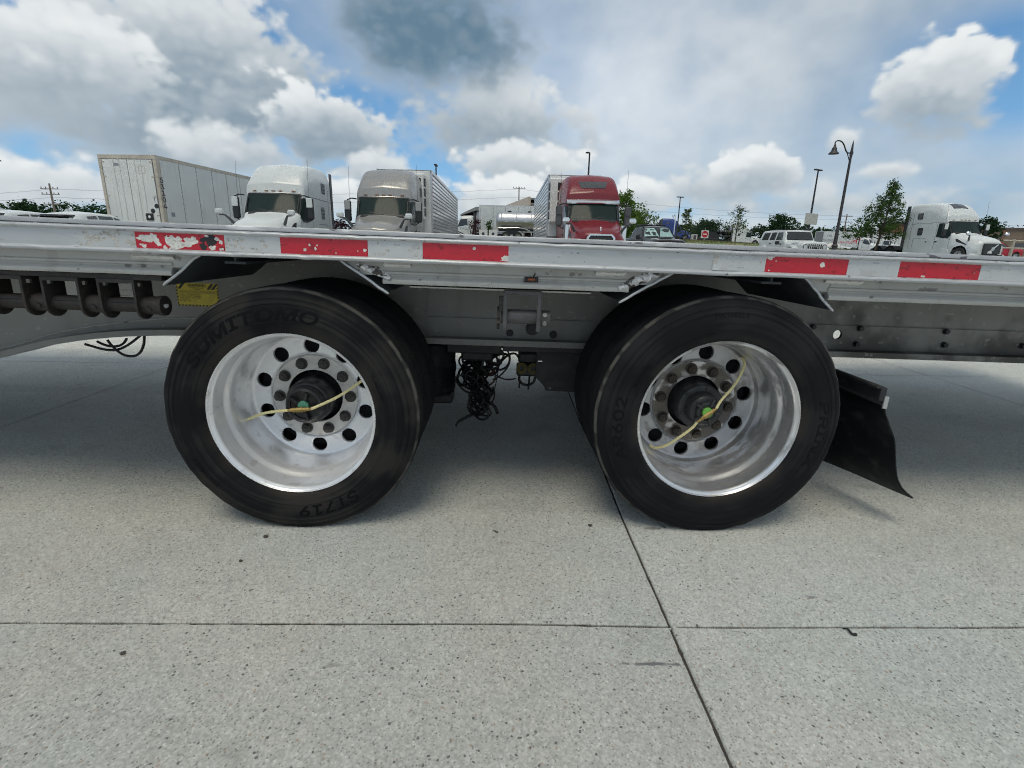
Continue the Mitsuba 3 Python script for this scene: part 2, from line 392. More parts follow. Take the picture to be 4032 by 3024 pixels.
flat('m_hose_yellow', (0.74, 0.66, 0.34), 0.4)
pr('m_brass', vary((0.36, 0.26, 0.10), 0.4, 90), 0.4, 0.7)
flat('m_ring_yellow', (0.15, 0.12, 0.03), 0.6)
flat('m_galv', (0.5, 0.5, 0.5), 0.45, 0.5)


# ------------------------------------------------------------------ ground and pavement
_cp = np.array([(0, 24.5, .25), (-4, 40, .42), (4, 40, .42), (-16, 25, .25), (-20, 21, .22), (-14, 40, .35), (31.6, 33, .5), (17, 28, .4), (9, 27, .3), (16, 38, .72), (20, 37, .7), (12, 36, .7), (18.7, 44.6, 1.5), (14, 46, 1.45), (24, 45, 1.45),
                (25, 62, 1.85), (37.5, 91, 2.35), (45, 109, 2.6), (33.5, 106, 2.7), (26, 95, 2.4), (0, 57, 1.2), (-6, 58, 1.2), (7, 57, 1.2), (0, 100, 1.4), (72, 104, .75), (60, 100, .95), (84, 104, .7), (70, 90, .7), (45, 50, .6), (60, 62, .6), (-70, 110, .6), (-40, 60, .5),
                (-120, 120, .6), (120, 120, 1.0), (0, 200, 1.8), (-150, 250, 1.0), (150, 250, 1.5), (40, 20, .3), (-40, 20, .2), (60, 30, .4), (0, 8, 0), (10, 8, 0), (-10, 8, 0), (20, 8, 0), (-20, 8, 0), (0, -20, 0), (-40, -10, 0), (40, -10, 0), (0, -120, 0), (200, 0, .3), (-200, 0, .3), (60, 95, 1.0), (52, 98, 1.7)], float)


_zero = np.array([(x, y, 0) for x in (-30, -15, 0, 15, 30) for y in (-10, 6)], float)
_rbf = RBFInterpolator(np.vstack([_cp[:, :2], _zero[:, :2]]), np.r_[_cp[:, 2], _zero[:, 2]], kernel='linear', smoothing=.3)


def ground_z(x, y):
    x, y = np.asarray(x, float), np.asarray(y, float)
    k = np.minimum(1, 260 / np.maximum(np.hypot(x, y), 1e-6))
    z = np.clip(_rbf(np.stack([(x * k).ravel(), (y * k).ravel()], -1)).reshape(x.shape), -.5, 3)
    t = np.clip((y - 6) / 10, 0, 1)
    return z * t * t * (3 - 2 * t)


def gz(x, y):
    return float(ground_z(np.array([x]), np.array([y]))[0])


gx = np.concatenate([np.linspace(-2000, -140, 12), np.linspace(-130, 130, 105), np.linspace(140, 2000, 12)])
gy = np.concatenate([np.linspace(-1500, -30, 10), np.linspace(-20, 140, 81), np.linspace(150, 2200, 14)])
X, Y = np.meshgrid(gx, gy, indexing='ij')
Z = ground_z(X, Y) - 0.035


def lot_color(p, n, uv):
    k = fbm(p.x * 0.25, p.y * 0.25, 1, 4)
    c = mi.Color3f([0.33, 0.33, 0.31]) * (0.8 + 0.35 * k)
    return c * (0.9 + 0.2 * noise(p.x * 25, p.y * 25, 2))


pr('m_lot', lot_color, 0.9)
labels['ground'] = {'label': 'pale paved lot stretching away behind the trailer', 'kind': 'structure', 'category': 'ground'}
scene['ground'] = mikit.ply((np.stack([X, Y, Z], -1).reshape(-1, 3), grid_faces(len(gx), len(gy))[:, ::-1][:, [3, 0, 1, 2]][:, ::-1]), 'm_lot', True)

rng = np.random.default_rng(7)
labels['pavement'] = {'label': 'concrete pavement of big square slabs with dark joints under the trailer', 'kind': 'structure', 'category': 'pavement'}
px, py = 0.522 + 3.345 * np.arange(-4, 5), -0.521 + 3.15 * np.arange(-2, 3)
scene['pavement'] = mikit.ply(box(px[0], px[-1], py[0], py[-1], -0.034, -0.0075), 'm_joint')
_rot = T().rotate([0, 0, 1], -0.38)


def slab(x0, x1, y0, y1, near):
    st = 0.016 if near else 0.6
    def side(a, b):
        n = max(2, int(np.hypot(*(np.array(b) - a)) / st)); return np.array(a) + (np.array(b) - a) * (np.arange(n) / n)[:, None]
    c = [np.array(q, float) for q in ((x0, y0), (x1, y0), (x1, y1), (x0, y1))]
    o = np.vstack([side(c[i], c[(i + 1) % 4]) for i in range(4)])
    nrm = np.vstack([np.tile(v, (len(side(c[i], c[(i + 1) % 4])), 1)) for i, v in enumerate(((0, 1), (-1, 0), (0, -1), (1, 0)))])
    j = meshkit.noise(np.stack([o[:, 0] * 26, o[:, 1] * 26, o[:, 0] * 0 + x0], -1)) * 0.006 + np.maximum(meshkit.noise(np.stack([o[:, 0] * 60, o[:, 1] * 60, o[:, 0] * 0 + y0], -1)) - 0.62, 0) * 0.016
    wob = (meshkit.noise(np.stack([o[:, 0] * 1.6, o[:, 1] * 1.6, o[:, 0] * 0], -1)) - 0.5) * 0.012
    if not near:
        j, wob = j * 0 + 0.002, wob * 0
    a = o + nrm * (0.0021 + .7 * j)[:, None] + np.abs(nrm[:, ::1]) * wob[:, None]
    b = a + nrm * 0.0032
    # corners of the two outlines kept inside
    for q in (a, b):
        d = 0.002 if q is a else 0.0055
        q[:, 0] = np.clip(q[:, 0], x0 + d - 0.006, x1 - d + 0.006); q[:, 1] = np.clip(q[:, 1], y0 + d - 0.006, y1 - d + 0.006)
    n = len(o); z = lambda q, h: np.c_[q, np.full(len(q), h)]
    v = np.vstack([z(a, -0.02), z(a, -0.004), z(b, 0.0)])
    f = grid_faces(3, n, True)
    m = trimesh.creation.triangulate_polygon(sg.Polygon(b), engine='earcut')
    return cat((v, f), (np.c_[m[0], np.zeros(len(m[0]))], m[1]))


for i in range(len(px) - 1):
    for k in range(len(py) - 1):
        near = px[i + 1] > -3.5 and px[i] < 4.5 and py[k + 1] > -1 and py[k] < 3
        add('pavement', 'slab', slab(px[i], px[i + 1], py[k], py[k + 1], near), 'm_concrete', False, _rot)


def stone(r, seed, sx=1, sy=1, sz=.7):
    m = trimesh.creation.icosphere(2, r); v = np.array(m.vertices)
    v *= (0.75 + 0.5 * meshkit.noise(v / r * 1.7 + seed * 3.1))[:, None] * np.array([sx, sy, sz])
    return v, np.array(m.faces)


for i, (x, y, r, t) in enumerate([(0.375, 0.02, .0075, 'small dark pebble on the concrete between the two wheels'), (-0.85, -0.07, .0075, 'dark pebble on the concrete left of the left wheel'),
                                  (-0.87, -0.22, .0055, 'tiny dark pebble below the dark pebble left of the left wheel'), (-0.98, -0.63, .006, 'bluish dark pebble near the bottom left of the pavement')]):
    v, f = stone(r, i, 1.2); single('pebble', (v + [x, y, r * .45], f), 'm_pebble', t, 'pebble')
for (x, y, a, s, t) in [(1.03, -0.555, -50, 1.0, 'black curled rubber shred below the long slab joint'), (0.0, -0.03, -20, .6, 'small black rubber shred in front of the gap between the wheels'), (0.66, 0.01, -15, .6, 'black flake of rubber in front of the right wheel')]:
    c = curve([(-.016 * s, 0, .004), (-.004 * s, .005 * s, .006), (.006 * s, -.004 * s, .005), (.017 * s, .003 * s, .004)], 14)
    m = tube(c, np.linspace(.0022, .0042, 14) * s, 6); single('rubber_shred', move(m, xf(x, y, 0, a)), 'm_shred', t, 'rubber shred')

# ------------------------------------------------------------------ the flatbed trailer
FT = thing('flatbed_trailer', 'silver aluminium flatbed trailer with red and white tape along its rail, across the foreground', 'trailer')
TR = T().rotate([0, 1, 0], 1.0027)
part = lambda name, mesh, mat, smooth=30, **k: add(FT, name, mesh, mat, smooth, TR, **k)


def rail_loft(profile, x0, x1, step=0.02, amp=0.0008, seed=0, dents=0.0):
    p = np.array(profile); n = max(2, int((x1 - x0) / step)); xs = np.linspace(x0, x1, n)
    v = np.zeros((n, len(p), 3)); v[..., 0] = xs[:, None]; v[..., 1:] = p[None]
    w = (meshkit.noise(np.stack([v[..., 0] * 22, v[..., 1] * 60, v[..., 2] * 60], -1), seed) - .5) * 2 * amp
    sag = (meshkit.noise(np.stack([v[..., 0] * 3.1, v[..., 1] * 0, v[..., 2] * 0], -1), seed + 2) - .5) * 2 * amp
    v[..., 1] += w; v[..., 2] += w * .6 + sag
    if dents:
        d = np.maximum(meshkit.noise(np.stack([v[..., 0] * 17, v[..., 1] * 0, v[..., 2] * 25], -1), seed + 5) - .74, 0) * dents
        v[..., 1] += d; v[..., 2] -= d * .5
    f = grid_faces(n, len(p), True)
    c0, c1 = np.arange(len(p)), np.arange(len(p)) + (n - 1) * len(p)
    cen = np.array([v[0].mean(0), v[-1].mean(0)]); N = n * len(p)
    caps = np.array([[c0[(k + 1) % len(p)], c0[k], N] for k in range(len(p))] + [[c1[k], c1[(k + 1) % len(p)], N + 1] for k in range(len(p))])
    ft = np.vstack([f[:, [0, 1, 2]], f[:, [0, 2, 3]], caps])
    return np.vstack([v.reshape(-1, 3), cen]), ft[:, ::-1]


X0, X1 = -5.0, 4.4
part('rub_rail', rail_loft([(-.030, .993), (-.051, .9955), (-.0545, 1.0), (-.0535, 1.0045), (-.048, 1.0085), (-.0425, 1.0095), (-.0420, 1.012), (-.0420, 1.058), (-.0425, 1.0605), (-.049, 1.0618), (-.054, 1.066), (-.0545, 1.070), (-.051, 1.0745), (-.030, 1.0755)], X0, X1, .015, .0008, 3, .02), 'm_rail', 40)
part('deck_edge', rail_loft([(-.009, 1.0765), (-.0135, 1.0785), (-.0135, 1.0895), (-.0105, 1.0925), (.004, 1.0925), (.09, 1.086), (.09, 1.0765)], X0, X1, .012, .0010, 8, .012), 'm_edge', 40)
cut1 = sg.Polygon([(-1.013, .9925), (-1.137, .88), (-.385, .88), (-.545, .9955)])
cut2 = sg.Polygon([(.577, .994), (.395, .88), (1.16, .88), (1.035, .996)])
web = sg.box(X0, .950, X1, 1.0760).difference(cut1).difference(cut2)
part('side_web', poly_xz(web, 0.0, 0.010), 'm_web', False)
fl = [(.0100, .967), (-.0008, .967), (-.0065, .963), (-.0065, .957), (-.0015, .953), (-.0030, .948), (-.0135, .939), (-.016, .931), (-.0125, .9235), (.06, .9235), (.06, .930), (.0100, .935)]
for a, b in ((X0, -1.10), (-.405, .428), (1.125, X1)):
    part('side_flange', rail_loft(fl, a, b, .02, .0009, int(a * 7) % 50), 'm_web', 40)
for x in np.arange(-4.8, 4.3, .61):
    part('stake_spool', box(x, x + .05, -.031, .001, 1.012, 1.056), 'm_web')
for k in range(8):
    y0 = .092 + k * .302
    part("deck_plank", box(X0, X1, y0, y0 + .298, 1.030, 1.064, .003), 'm_edge')
part('far_rail', box(X0, X1, 2.51, 2.555, .93, 1.062, .004), "m_rail")
for x in np.arange(-4.9, 4.3, .305):
    if any(a - .09 < x < b + .02 for a, b in ((-1.15, -.99), (-.57, -.38), (.38, .60), (1.01, 1.17))):
        continue
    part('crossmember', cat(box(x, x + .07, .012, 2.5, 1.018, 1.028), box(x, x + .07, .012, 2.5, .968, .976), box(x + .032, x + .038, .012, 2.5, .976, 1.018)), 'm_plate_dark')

# sloping end plates of the side rail over the wheels


def end_plate(xt, zt, xb, zb, depth=.62):
    d = np.array([xb - xt, zb - zt]); L = np.hypot(*d); d /= L; nn = np.array([-d[1], d[0]])
    q = lambda s, t: (xt + d[0] * s + nn[0] * t, zt + d[1] * s + nn[1] * t)
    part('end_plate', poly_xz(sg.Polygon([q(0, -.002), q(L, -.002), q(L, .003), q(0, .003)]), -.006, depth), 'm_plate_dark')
    n = 30; s = np.linspace(-.01, L + .006, n)
    wob = (meshkit.noise(np.stack([s * 40, s * 0 + xt, s * 0], -1)) - .5) * .004
    c = np.stack([xt + d[0] * s + nn[0] * wob, np.full(n, -.011), zt + d[1] * s + nn[1] * wob], -1)
    r = np.full(n, .0046); r[-2:] = (.0042, .0025)
    part('end_plate_lip', tube(c, r, 8), 'm_rail', 50)


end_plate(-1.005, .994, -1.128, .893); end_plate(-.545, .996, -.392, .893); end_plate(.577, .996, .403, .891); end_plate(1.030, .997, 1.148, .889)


def torn(xa, za, xb, zb, w, seed):
    n, m = 46, 16; s = np.linspace(0, 1, n)[:, None]; t = np.linspace(0, 1, m)[None]
    d = np.array([xb - xa, zb - za]); L = np.hypot(*d); d /= L; nn = np.array([-d[1], d[0]]) * (1 if -d[0] * 0 + d[0] >= 0 else -1)
    ww = w * (1 - .35 * np.abs(2 * s - 1) ** 2)
    x = xa + d[0] * L * s + nn[0] * ww * t; z = za + d[1] * L * s + nn[1] * ww * t
    p = np.stack([x * 42, z * 42, x * 0 + seed], -1)
    k = meshkit.fbm(p, 4, seed); k2 = meshkit.noise(p * 2.2, seed + 3)
    y = -.006 - .030 * np.sin(np.pi * t) ** .7 * k - .014 * (k2 - .5)
    x = x + .012 * (meshkit.noise(p * 1.3, seed + 7) - .5); z = z + .014 * (meshkit.noise(p * 1.3, seed + 9) - .5)
    y = np.where((t == 0) | (t == 1), .0005, y + 0 * t)
    return np.stack([x, y, z], -1).reshape(-1, 3), grid_faces(n, m)


part('torn_corner', torn(-.495, .972, -.385, .926, .030, 4), 'm_torn', False, label='torn shiny rail corner behind the left wheel')
part('torn_corner', torn(.400, .922, .535, .978, .034, 9), 'm_torn', False, label='torn shiny rail corner ahead of the right wheel')
for i, (a, b, z) in enumerate(((-1.225, -1.088, .984), (-.402, -.312, .987), (.311, .413, .986), (1.106, 1.236, .988))):
    n, m = 26, 7; s, t = np.meshgrid(np.linspace(a, b, n), np.linspace(0, 1, m), indexing='ij')
    k = meshkit.fbm(np.stack([s * 60, t * 2, s * 0 + i], -1), 3, 5)
    y = -.002 - .014 * np.sin(np.pi * np.clip(t * 1.1, 0, 1)) * (.5 + k); zz = z + .007 - .017 * t + .006 * (k - .5)
    y[:, 0] = .0005; y[:, -1] = .0005
    part('scraped_tab', (np.stack([s, y, zz], -1).reshape(-1, 3), grid_faces(n, m)), 'm_residue', 60)

# reflective tape
rng = np.random.default_rng(11)
PITCH, RL, ZB = .4572, .2794, 1.0104


def tape(name, x0, x1, holes, mat, z0=ZB, z1=ZB + .0508, label=None):
    p = sg.box(x0, z0, x1, z1)
    for h in holes:
        p = p.difference(h)
    k = part(name, poly_xz(p, -.0432, -.0421), mat, False, label=label)
    hs = [h for h in holes if h.area > 8e-6]
    if hs:
        U = shapely.union_all(hs).buffer(.0008).intersection(sg.box(x0, z0, x1, z1))
        for g in getattr(U, 'geoms', [U]):
            if g.geom_type == 'Polygon':
                add(k, 'bare_patch', poly_xz(g, -.0427, -.0420), 'm_residue' if mat == 'm_red_tape' else 'm_residue_grey', False, TR)


def blobs(lst, rough=.42):
    return [blob(rng, x, z, a, b, rough) for x, z, a, b in lst]


xr = [-1.1808, -1.1808 + PITCH, -1.1808 + 2 * PITCH, .8707, .8707 + PITCH]
zc = lambda t: ZB + .0508 * t
h1 = blobs([(xr[0] + .022, zc(.62), .026, .010), (xr[0] + .06, zc(.66), .013, .014), (xr[0] + .07, zc(.32), .008, .008), (xr[0] + .022, zc(.18), .010, .006), (xr[0] + .035, zc(.50), .012, .006), (xr[0] + .100, zc(.72), .006, .007),
            (xr[0] + .122, zc(.42), .020, .016), (xr[0] + .148, zc(.30), .024, .011), (xr[0] + .168, zc(.50), .018, .012), (xr[0] + .130, zc(.68), .012, .007), (xr[0] + .185, zc(.58), .010, .009), (xr[0] + .115, zc(.12), .014, .008), (xr[0] + .090, zc(.06), .007, .006),
            (xr[0] + .255, zc(.74), .008, .006), (xr[0] + .267, zc(.50), .006, .006), (xr[0] + .240, zc(.20), .012, .007), (xr[0] + .268, zc(.10), .008, .004), (xr[0] + .225, zc(.88), .006, .004)], .5)
tape('red_tape', xr[0], xr[0] + RL, h1, 'm_red_tape', label='badly peeled red tape strip with a black smear')
mk = blob(rng, xr[0] + .225, zc(.62), .020, .018, .5).union(blob(rng, xr[0] + .213, zc(.28), .012, .010, .5)).difference(shapely.union_all(h1[13:]))
part('smear', poly_xz(mk.intersection(sg.box(xr[0], ZB + .001, xr[0] + RL, ZB + .0498)), -.0437, -.0433), 'm_black_mark', False)
tape('red_tape', xr[1], xr[1] + RL, blobs([(xr[1] + .093, zc(.56), .0035, .004), (xr[1] + .112, zc(.39), .004, .005), (xr[1] + .076, zc(.26), .006, .004), (xr[1] + .117, zc(.58), .0025, .003), (xr[1] + .268, zc(.36), .0055, .005), (xr[1] + .247, zc(.34), .002, .002), (xr[1] + .176, zc(.14), .002, .003)]), 'm_red_tape')
tape('red_tape', xr[2], xr[2] + RL, blobs([(xr[2] + .167, zc(.76), .0055, .005)]) + [sg.Polygon([(xr[2] + RL + .01, zc(.36)), (xr[2] + .266, zc(.40)), (xr[2] + .262, zc(.32)), (xr[2] + .255, zc(.26)), (xr[2] + .259, zc(.16)), (xr[2] + .253, zc(.08)), (xr[2] + .266, zc(.04)), (xr[2] + RL + .01, zc(.03))])], 'm_red_tape')
tape('red_tape', xr[3], xr[3] + RL, blobs([(xr[3] + .006, zc(.98), .018, .009), (xr[3] + .194, zc(.52), .008, .009), (xr[3] + .034, zc(.72), .002, .003), (xr[3] + .014, zc(.12), .003, .003)]), 'm_red_tape')
tape('red_tape', xr[4], xr[4] + RL, blobs([(xr[4] + .088, zc(.12), .0075, .0035), (xr[4] + .262, zc(.45), .002, .002)]), 'm_red_tape')
tape('red_tape', xr[4] + PITCH, xr[4] + PITCH + RL, [], 'm_red_tape')
tape('red_tape', xr[0] - PITCH - .5, xr[0] - PITCH - .5 + RL, [], 'm_red_tape')
many = lambda x0, x1, n, s: blobs([(rng.uniform(x0, x1), zc(rng.uniform(.08, .92)), rng.uniform(.4, 1) * s, rng.uniform(.4, 1) * s * .8) for _ in range(n)], .5)
W = .1778
tape('white_tape', xr[0] - W, xr[0] - .0006, many(xr[0] - W, xr[0], 30, .011), 'm_white_tape', label='flaking white tape left of the peeled red strip')
tape('white_tape', xr[0] + RL + .0006, xr[1] - .0006, many(xr[0] + RL, xr[0] + RL + .16, 14, .009), 'm_white_tape')
tape('white_tape', xr[1] + RL + .0006, xr[2] - .0006, many(xr[1] + RL, xr[2], 9, .0075), 'm_white_tape')
tape('white_tape', xr[3] - W, xr[3] - .0006, [sg.Polygon([(xr[3] - W - .01, zc(1.1)), (xr[3] - W + .018, zc(1.1)), (xr[3] - W + .021, zc(.75)), (xr[3] - W + .014, zc(.55)), (xr[3] - W + .004, zc(.4)), (xr[3] - W - .01, zc(.1))])] + many(xr[3] - .06, xr[3] - .01, 2, .006), 'm_white_tape')
tape('white_tape', xr[3] + RL + .0006, xr[4] - .0006, many(xr[3] + RL, xr[4], 2, .003), 'm_white_tape')
tape('white_tape', xr[4] + RL + .0006, xr[4] + PITCH - .0006, many(xr[4] + RL, xr[4] + PITCH, 4, .006), 'm_white_tape')


def text_xz(s, height, x, z, y, depth=.0006, bold=False, slant=0.0):
    m = meshkit.text_mesh(s, height, depth, bold); v = np.array(m.vertices)
    v[:, 0] += slant * v[:, 1]
    return np.stack([x + v[:, 0], y - v[:, 2], z + v[:, 1]], 1), np.array(m.faces)


def width(s, h, bold=False):
    return float(meshkit.text_mesh(s, h, .001, bold).bounds[1, 0])


for x, z in ((xr[0] + RL + .085, .18), (xr[1] + RL + .085, .76), (xr[3] - W + .085, .18), (xr[3] + RL + .085, .80), (xr[0] - .1, .84)):
    part('tape_print', text_xz('DOT-C2', .0036, x, zc(z), -.0433, .0004), 'm_paper_print', False)

# marker light
lx = .071
part('marker_light', rail_loft([(-.001, .946), (-.012, .946), (-.015, .949), (-.015, .9605), (-.012, .9635), (-.001, .9635)], lx, lx + .046, .01, 0), 'm_winch', label='small amber side marker light with dark rim')
add(FT + '__marker_light', 'lens', rail_loft([(-.0150, .9515), (-.0172, .953), (-.0172, .957), (-.0150, .9585)], lx + .011, lx + .034, .006, .0004), 'm_amber', 40, TR)
part('light_wire', tube(curve([(lx + .03, -.004, .963), (lx + .033, -.007, .970), (lx + .036, -.004, .975)], 12), .002, 6), 'm_hose')

# main beams
bot = [(-5, .30), (-3.4, .30), (-2.9, .352), (-2.39, .477), (-2.1, .556), (-1.9, .590), (-1.72, .608), (-1.5, .617), (-1.2, .618), (4.4, .618)]
bx = np.r_[np.linspace(-5, -1.2, 60), 4.4]; bz = PchipInterpolator(*zip(*bot))(bx)
hole = sg.Point(1.692, .693).buffer(.0235, quad_segs=10)
webp = sg.Polygon(list(zip(bx, bz)) + [(4.4, .967), (-5, .967)]).difference(hole)


def flange_strip(y0, y1, t):
    n = len(bx); v = np.zeros((n, 4, 3)); v[..., 0] = bx[:, None]
    v[..., 1] = [y0, y1, y1, y0]; v[:, :2, 2] = bz[:, None]; v[:, 2:, 2] = bz[:, None] - t
    return v.reshape(-1, 3), grid_faces(n, 4, True)


for nm, y in (('main_beam', .740), ('main_beam', 1.80)):
    k = part(nm, poly_xz(webp, y - .004, y + .004), 'm_beam', False)
    add(k, 'flange', flange_strip(y - .075, y + .075, .028), 'm_beam', 40, TR)
    add(k, 'top_flange', box(-5, 4.4, y - .07, y + .07, .952, .966), 'm_beam', 30, TR)
    if y < 1:
        # bolted doubler plates with their seams, on the outer face of the near beam
        dz = lambda x0, x1, z0, z1, h=None: poly_xz((sg.box(x0, z0, x1, z1) if h is None else sg.box(x0, z0, x1, z1).difference(h)), y - .012, y - .0042)
        add(k, 'doubler_plate', dz(-.355, .0305, .6185, .712), 'm_beam', False, TR)
        add(k, 'doubler_plate', dz(.033, 1.10, .6185, .716), 'm_beam', False, TR)
        add(k, 'doubler_plate', dz(1.18, 4.4, .6185, .740, hole), 'm_beam', False, TR)
        for (x, z, r) in [(1.556, .7285, .0115), (1.798, .7285, .0125), (1.794, .649, .012), (2.239, .728, .0125), (2.248, .660, .0125), (2.655, .668, .0125), (1.56, .649, .012), (.047, .645, .014), (.262, .645, .015), (.158, .672, .027)]:
            add(k, 'bolt', cat(cyl((x, y - .030, z), (x, y - .0125, z), r, 6), cyl((x, y - .016, z), (x, y - .0121, z), r * 1.25, 20)), 'm_black_steel', 30, TR)
        wx = np.linspace(-3.2, -1.25, 90); wz = PchipInterpolator(bx, bz)(wx) + np.interp(wx, [-3.2, -2.39, -1.9, -1.3], [.02, .015, .030, .055])
        wz = wz + (meshkit.noise(np.stack([wx * 40, wx * 0, wx * 0], -1)) - .5) * .005
        rr = .0032 + .0022 * meshkit.noise(np.stack([wx * 60, wx * 0 + 3, wx * 0], -1))
        add(k, 'weld_bead', tube(np.stack([wx, np.full_like(wx, y - .0045), wz], -1), rr, 6), 'm_web', 60, TR)
        add(k, 'stiffener', box(-.362, -.357, y - .014, y - .0042, .72, .95), 'm_beam', 30, TR)

# warning sticker and papers on the beam
YB = .7345
part('warning_sticker', box(-1.549, -1.352, YB, YB + .0014, .722, .832), 'm_sticker', label='yellow warning sticker with black striped border')
WS = FT + '__warning_sticker'
stripes = []
for i in range(13):
    x = -1.549 + .0163 * i
    z = .722
    stripes.append(sg.Polygon([(x, z), (x + .009, z), (x + .0135, z + .0075), (x + .0045, z + .0075)]))
for i in range(7):
    z = .7285 + .0150 * i
    for x in (-1.549, -1.3595):
        stripes.append(sg.Polygon([(x, z), (x + .0075, z + .006), (x + .0075, z + .0145), (x, z + .0085)]))
for xa, s in ((-1.538, 1), (-1.402, 1), (-1.382, 1)):
    stripes.append(sg.Polygon([(xa - .004, .803), (xa + .010, .803), (xa + .032, .830), (xa + .018, .830)]))
add(WS, 'border', poly_xz(shapely.union_all(stripes).intersection(sg.box(-1.5488, .7222, -1.3522, .8318)), YB - .0006, YB - .0001), 'm_print', False, TR)
ww = width('WARNING', .0125, True)
add(WS, 'lettering', cat(text_xz('WARNING', .0125, -1.4505 - ww / 2, .8155, YB - .0001, .0005, True),
                         *[text_xz(s, .0045, -1.4505 - width(s, .0045) / 2, z, YB - .0001, .0005) for s, z in (('RUN LIGHTS BEFORE', .8075), ('LOADING', .8005))],
                         *[text_xz(s, .0040, -1.537, z, YB - .0001, .0005) for s, z in (('CHECK ALL TIE DOWNS AND STRAPS', .776), ('BEFORE MOVING THE TRAILER. KEEP', .768), ('CLEAR OF WINCHES UNDER TENSION', .760), ('SECURE THE LOAD', .752), ('FOLLOW ALL RULES', .744))]), 'm_print', False, TR)
add(WS, 'band', box(-1.536, -1.365, YB - .0005, YB - .0001, .783, .7965), 'm_sticker_dull', 30, TR)
pl = part('paper_label', box(-1.835, -1.733, YB, YB + .0012, .742, .838), 'm_paper', label='pale paper label printed with small lines, behind the winches')
add(pl, 'print', cat(*[text_xz(s, .0036, -1.822, z, YB - .0001, .0004) for s, z in (('VEHICLE INSPECTION', .824), ('CERTIFICATION LABEL', .815), ('DATE', .800), ('SERIAL NUMBER AND WEIGHT', .786), ('GVWR TIRES RIMS PSI', .760))]), 'm_paper_print', False, TR)
part('paper_label', box(-2.105, -2.010, YB, YB + .0012, .742, .842), 'm_paper', label='blank pale label further left behind the winches')

# strap winches on their track, left
part('winch_track', cat(box(-5, -1.160, .004, .014, .905, .922), box(-5, -1.160, .014, .090, .916, .922), box(-5, -1.160, .078, .090, .9, .916), box(-1.235, -1.143, -.002, .03, .904, .9225)), 'm_winch')
plate = sg.box(.0, .81, .09, .9035).union(sg.Point(.045, .812).buffer(.045, quad_segs=8))
plate = plate.difference(sg.box(.018, .878, .040, .892)).difference(sg.Point(.045, .815).buffer(.012))
for i in range(5):
    xr_ = -1.237 - .1835 * i; xl_ = xr_ - .1235
    w = part('strap_winch', poly_yz(plate, xl_, xl_ + .008), 'm_winch', label='rusty brown strap winch, %s from the left wheel' % ('nearest', 'second', 'third', 'fourth', 'fifth')[i])
    add(w, 'side_plate', poly_yz(plate, xr_ - .008, xr_), 'm_winch', 30, TR)
    add(w, 'top_bar', box(xl_, xr_, .0, .012, .892, .9045), 'm_winch', 30, TR)
    dr_ = np.array([(xl_ - .012, .0), (xl_ - .012, .020), (xl_ + .008, .0265), (xr_ - .008, .0265), (xr_, .0265)])
    add(w, 'drum', cat(cyl((xl_ - .008, .045, .815), (xr_, .045, .815), .0255, 24)), 'm_winch', 40, TR)
    add(w, 'drum_slot', cat(box(xl_ + .02, xr_ - .012, .0185, .024, .8255, .8315)), 'm_hose', 30, TR)
    add(w, 'cap', cat(tube([(xr_, .045, .815), (xr_ + .035, .045, .815), (xr_ + .066, .045, .815)], .0315, 24), tube([(xr_ + .052, .045, .815), (xr_ + .067, .045, .815)], .0345, 24)), 'm_winch', 40, TR)
    add(w, 'cap_hole', cat(cyl((xr_ + .026, .012, .806), (xr_ + .026, .05, .815), .0098, 16), cyl((xr_ + .024, .030, .840), (xr_ + .024, .05, .82), .0095, 16)), 'm_hose', 40, TR)
    add(w, 'cap_lit_hole', cat(cyl((xr_ + .0674, .045, .820), (xr_ + .06, .045, .815), .0115, 16)), 'm_paper', 40, TR)  # pale solid disc paints in the light showing through the end hole

# single sliding winch in the middle
part('winch_track', box(-.322, .306, .024, .034, .9105, .915), 'm_web')
part('winch_track', box(-.322, .306, .034, .09, .9125, .9225), 'm_winch')
cw = part('sliding_winch', cat(box(.002, .017, .012, .024, .772, .914, .002), box(.120, .135, .012, .024, .772, .914, .002), box(.004, .134, .010, .024, .898, .915, .003)), 'm_winch_grey', label='grey steel strap winch hanging at the middle of the rail')
add(cw, 'side_plate', box(.004, .010, .024, .095, .775, .905), 'm_winch_grey', 30, TR)
add(cw, 'side_plate', box(.128, .134, .024, .095, .775, .905), 'm_winch_grey', 30, TR)
add(cw, 'drum', cyl((-.004, .055, .819), (.13, .055, .819), .0255, 28), 'm_winch_grey', 40, TR)
add(cw, 'cap', cat(cyl((.13, .055, .816), (.170, .055, .816), .0285, 28), cyl((.165, .055, .816), (.178, .055, .816), .010, 10)), 'm_winch_grey', 40, TR)
add(cw, 'cap_hole', cat(cyl((.150, .022, .832), (.150, .05, .82), .0075, 14), cyl((.150, .022, .800), (.150, .05, .812), .0075, 14)), 'm_beam', 40, TR)
th = np.arange(40) * np.pi / 20
gear = sg.Polygon(np.stack([.055 + (.036 + .005 * (np.arange(40) // 2 % 2)) * np.cos(th), .812 + (.036 + .005 * (np.arange(40) // 2 % 2)) * np.sin(th)], 1))
add(cw, 'ratchet', cat(poly_yz(gear, -.018, -.008), box(-.012, .003, .018, .034, .838, .890, .002), box(-.014, .004, .015, .028, .862, .893, .002)), 'm_winch', 30, TR)

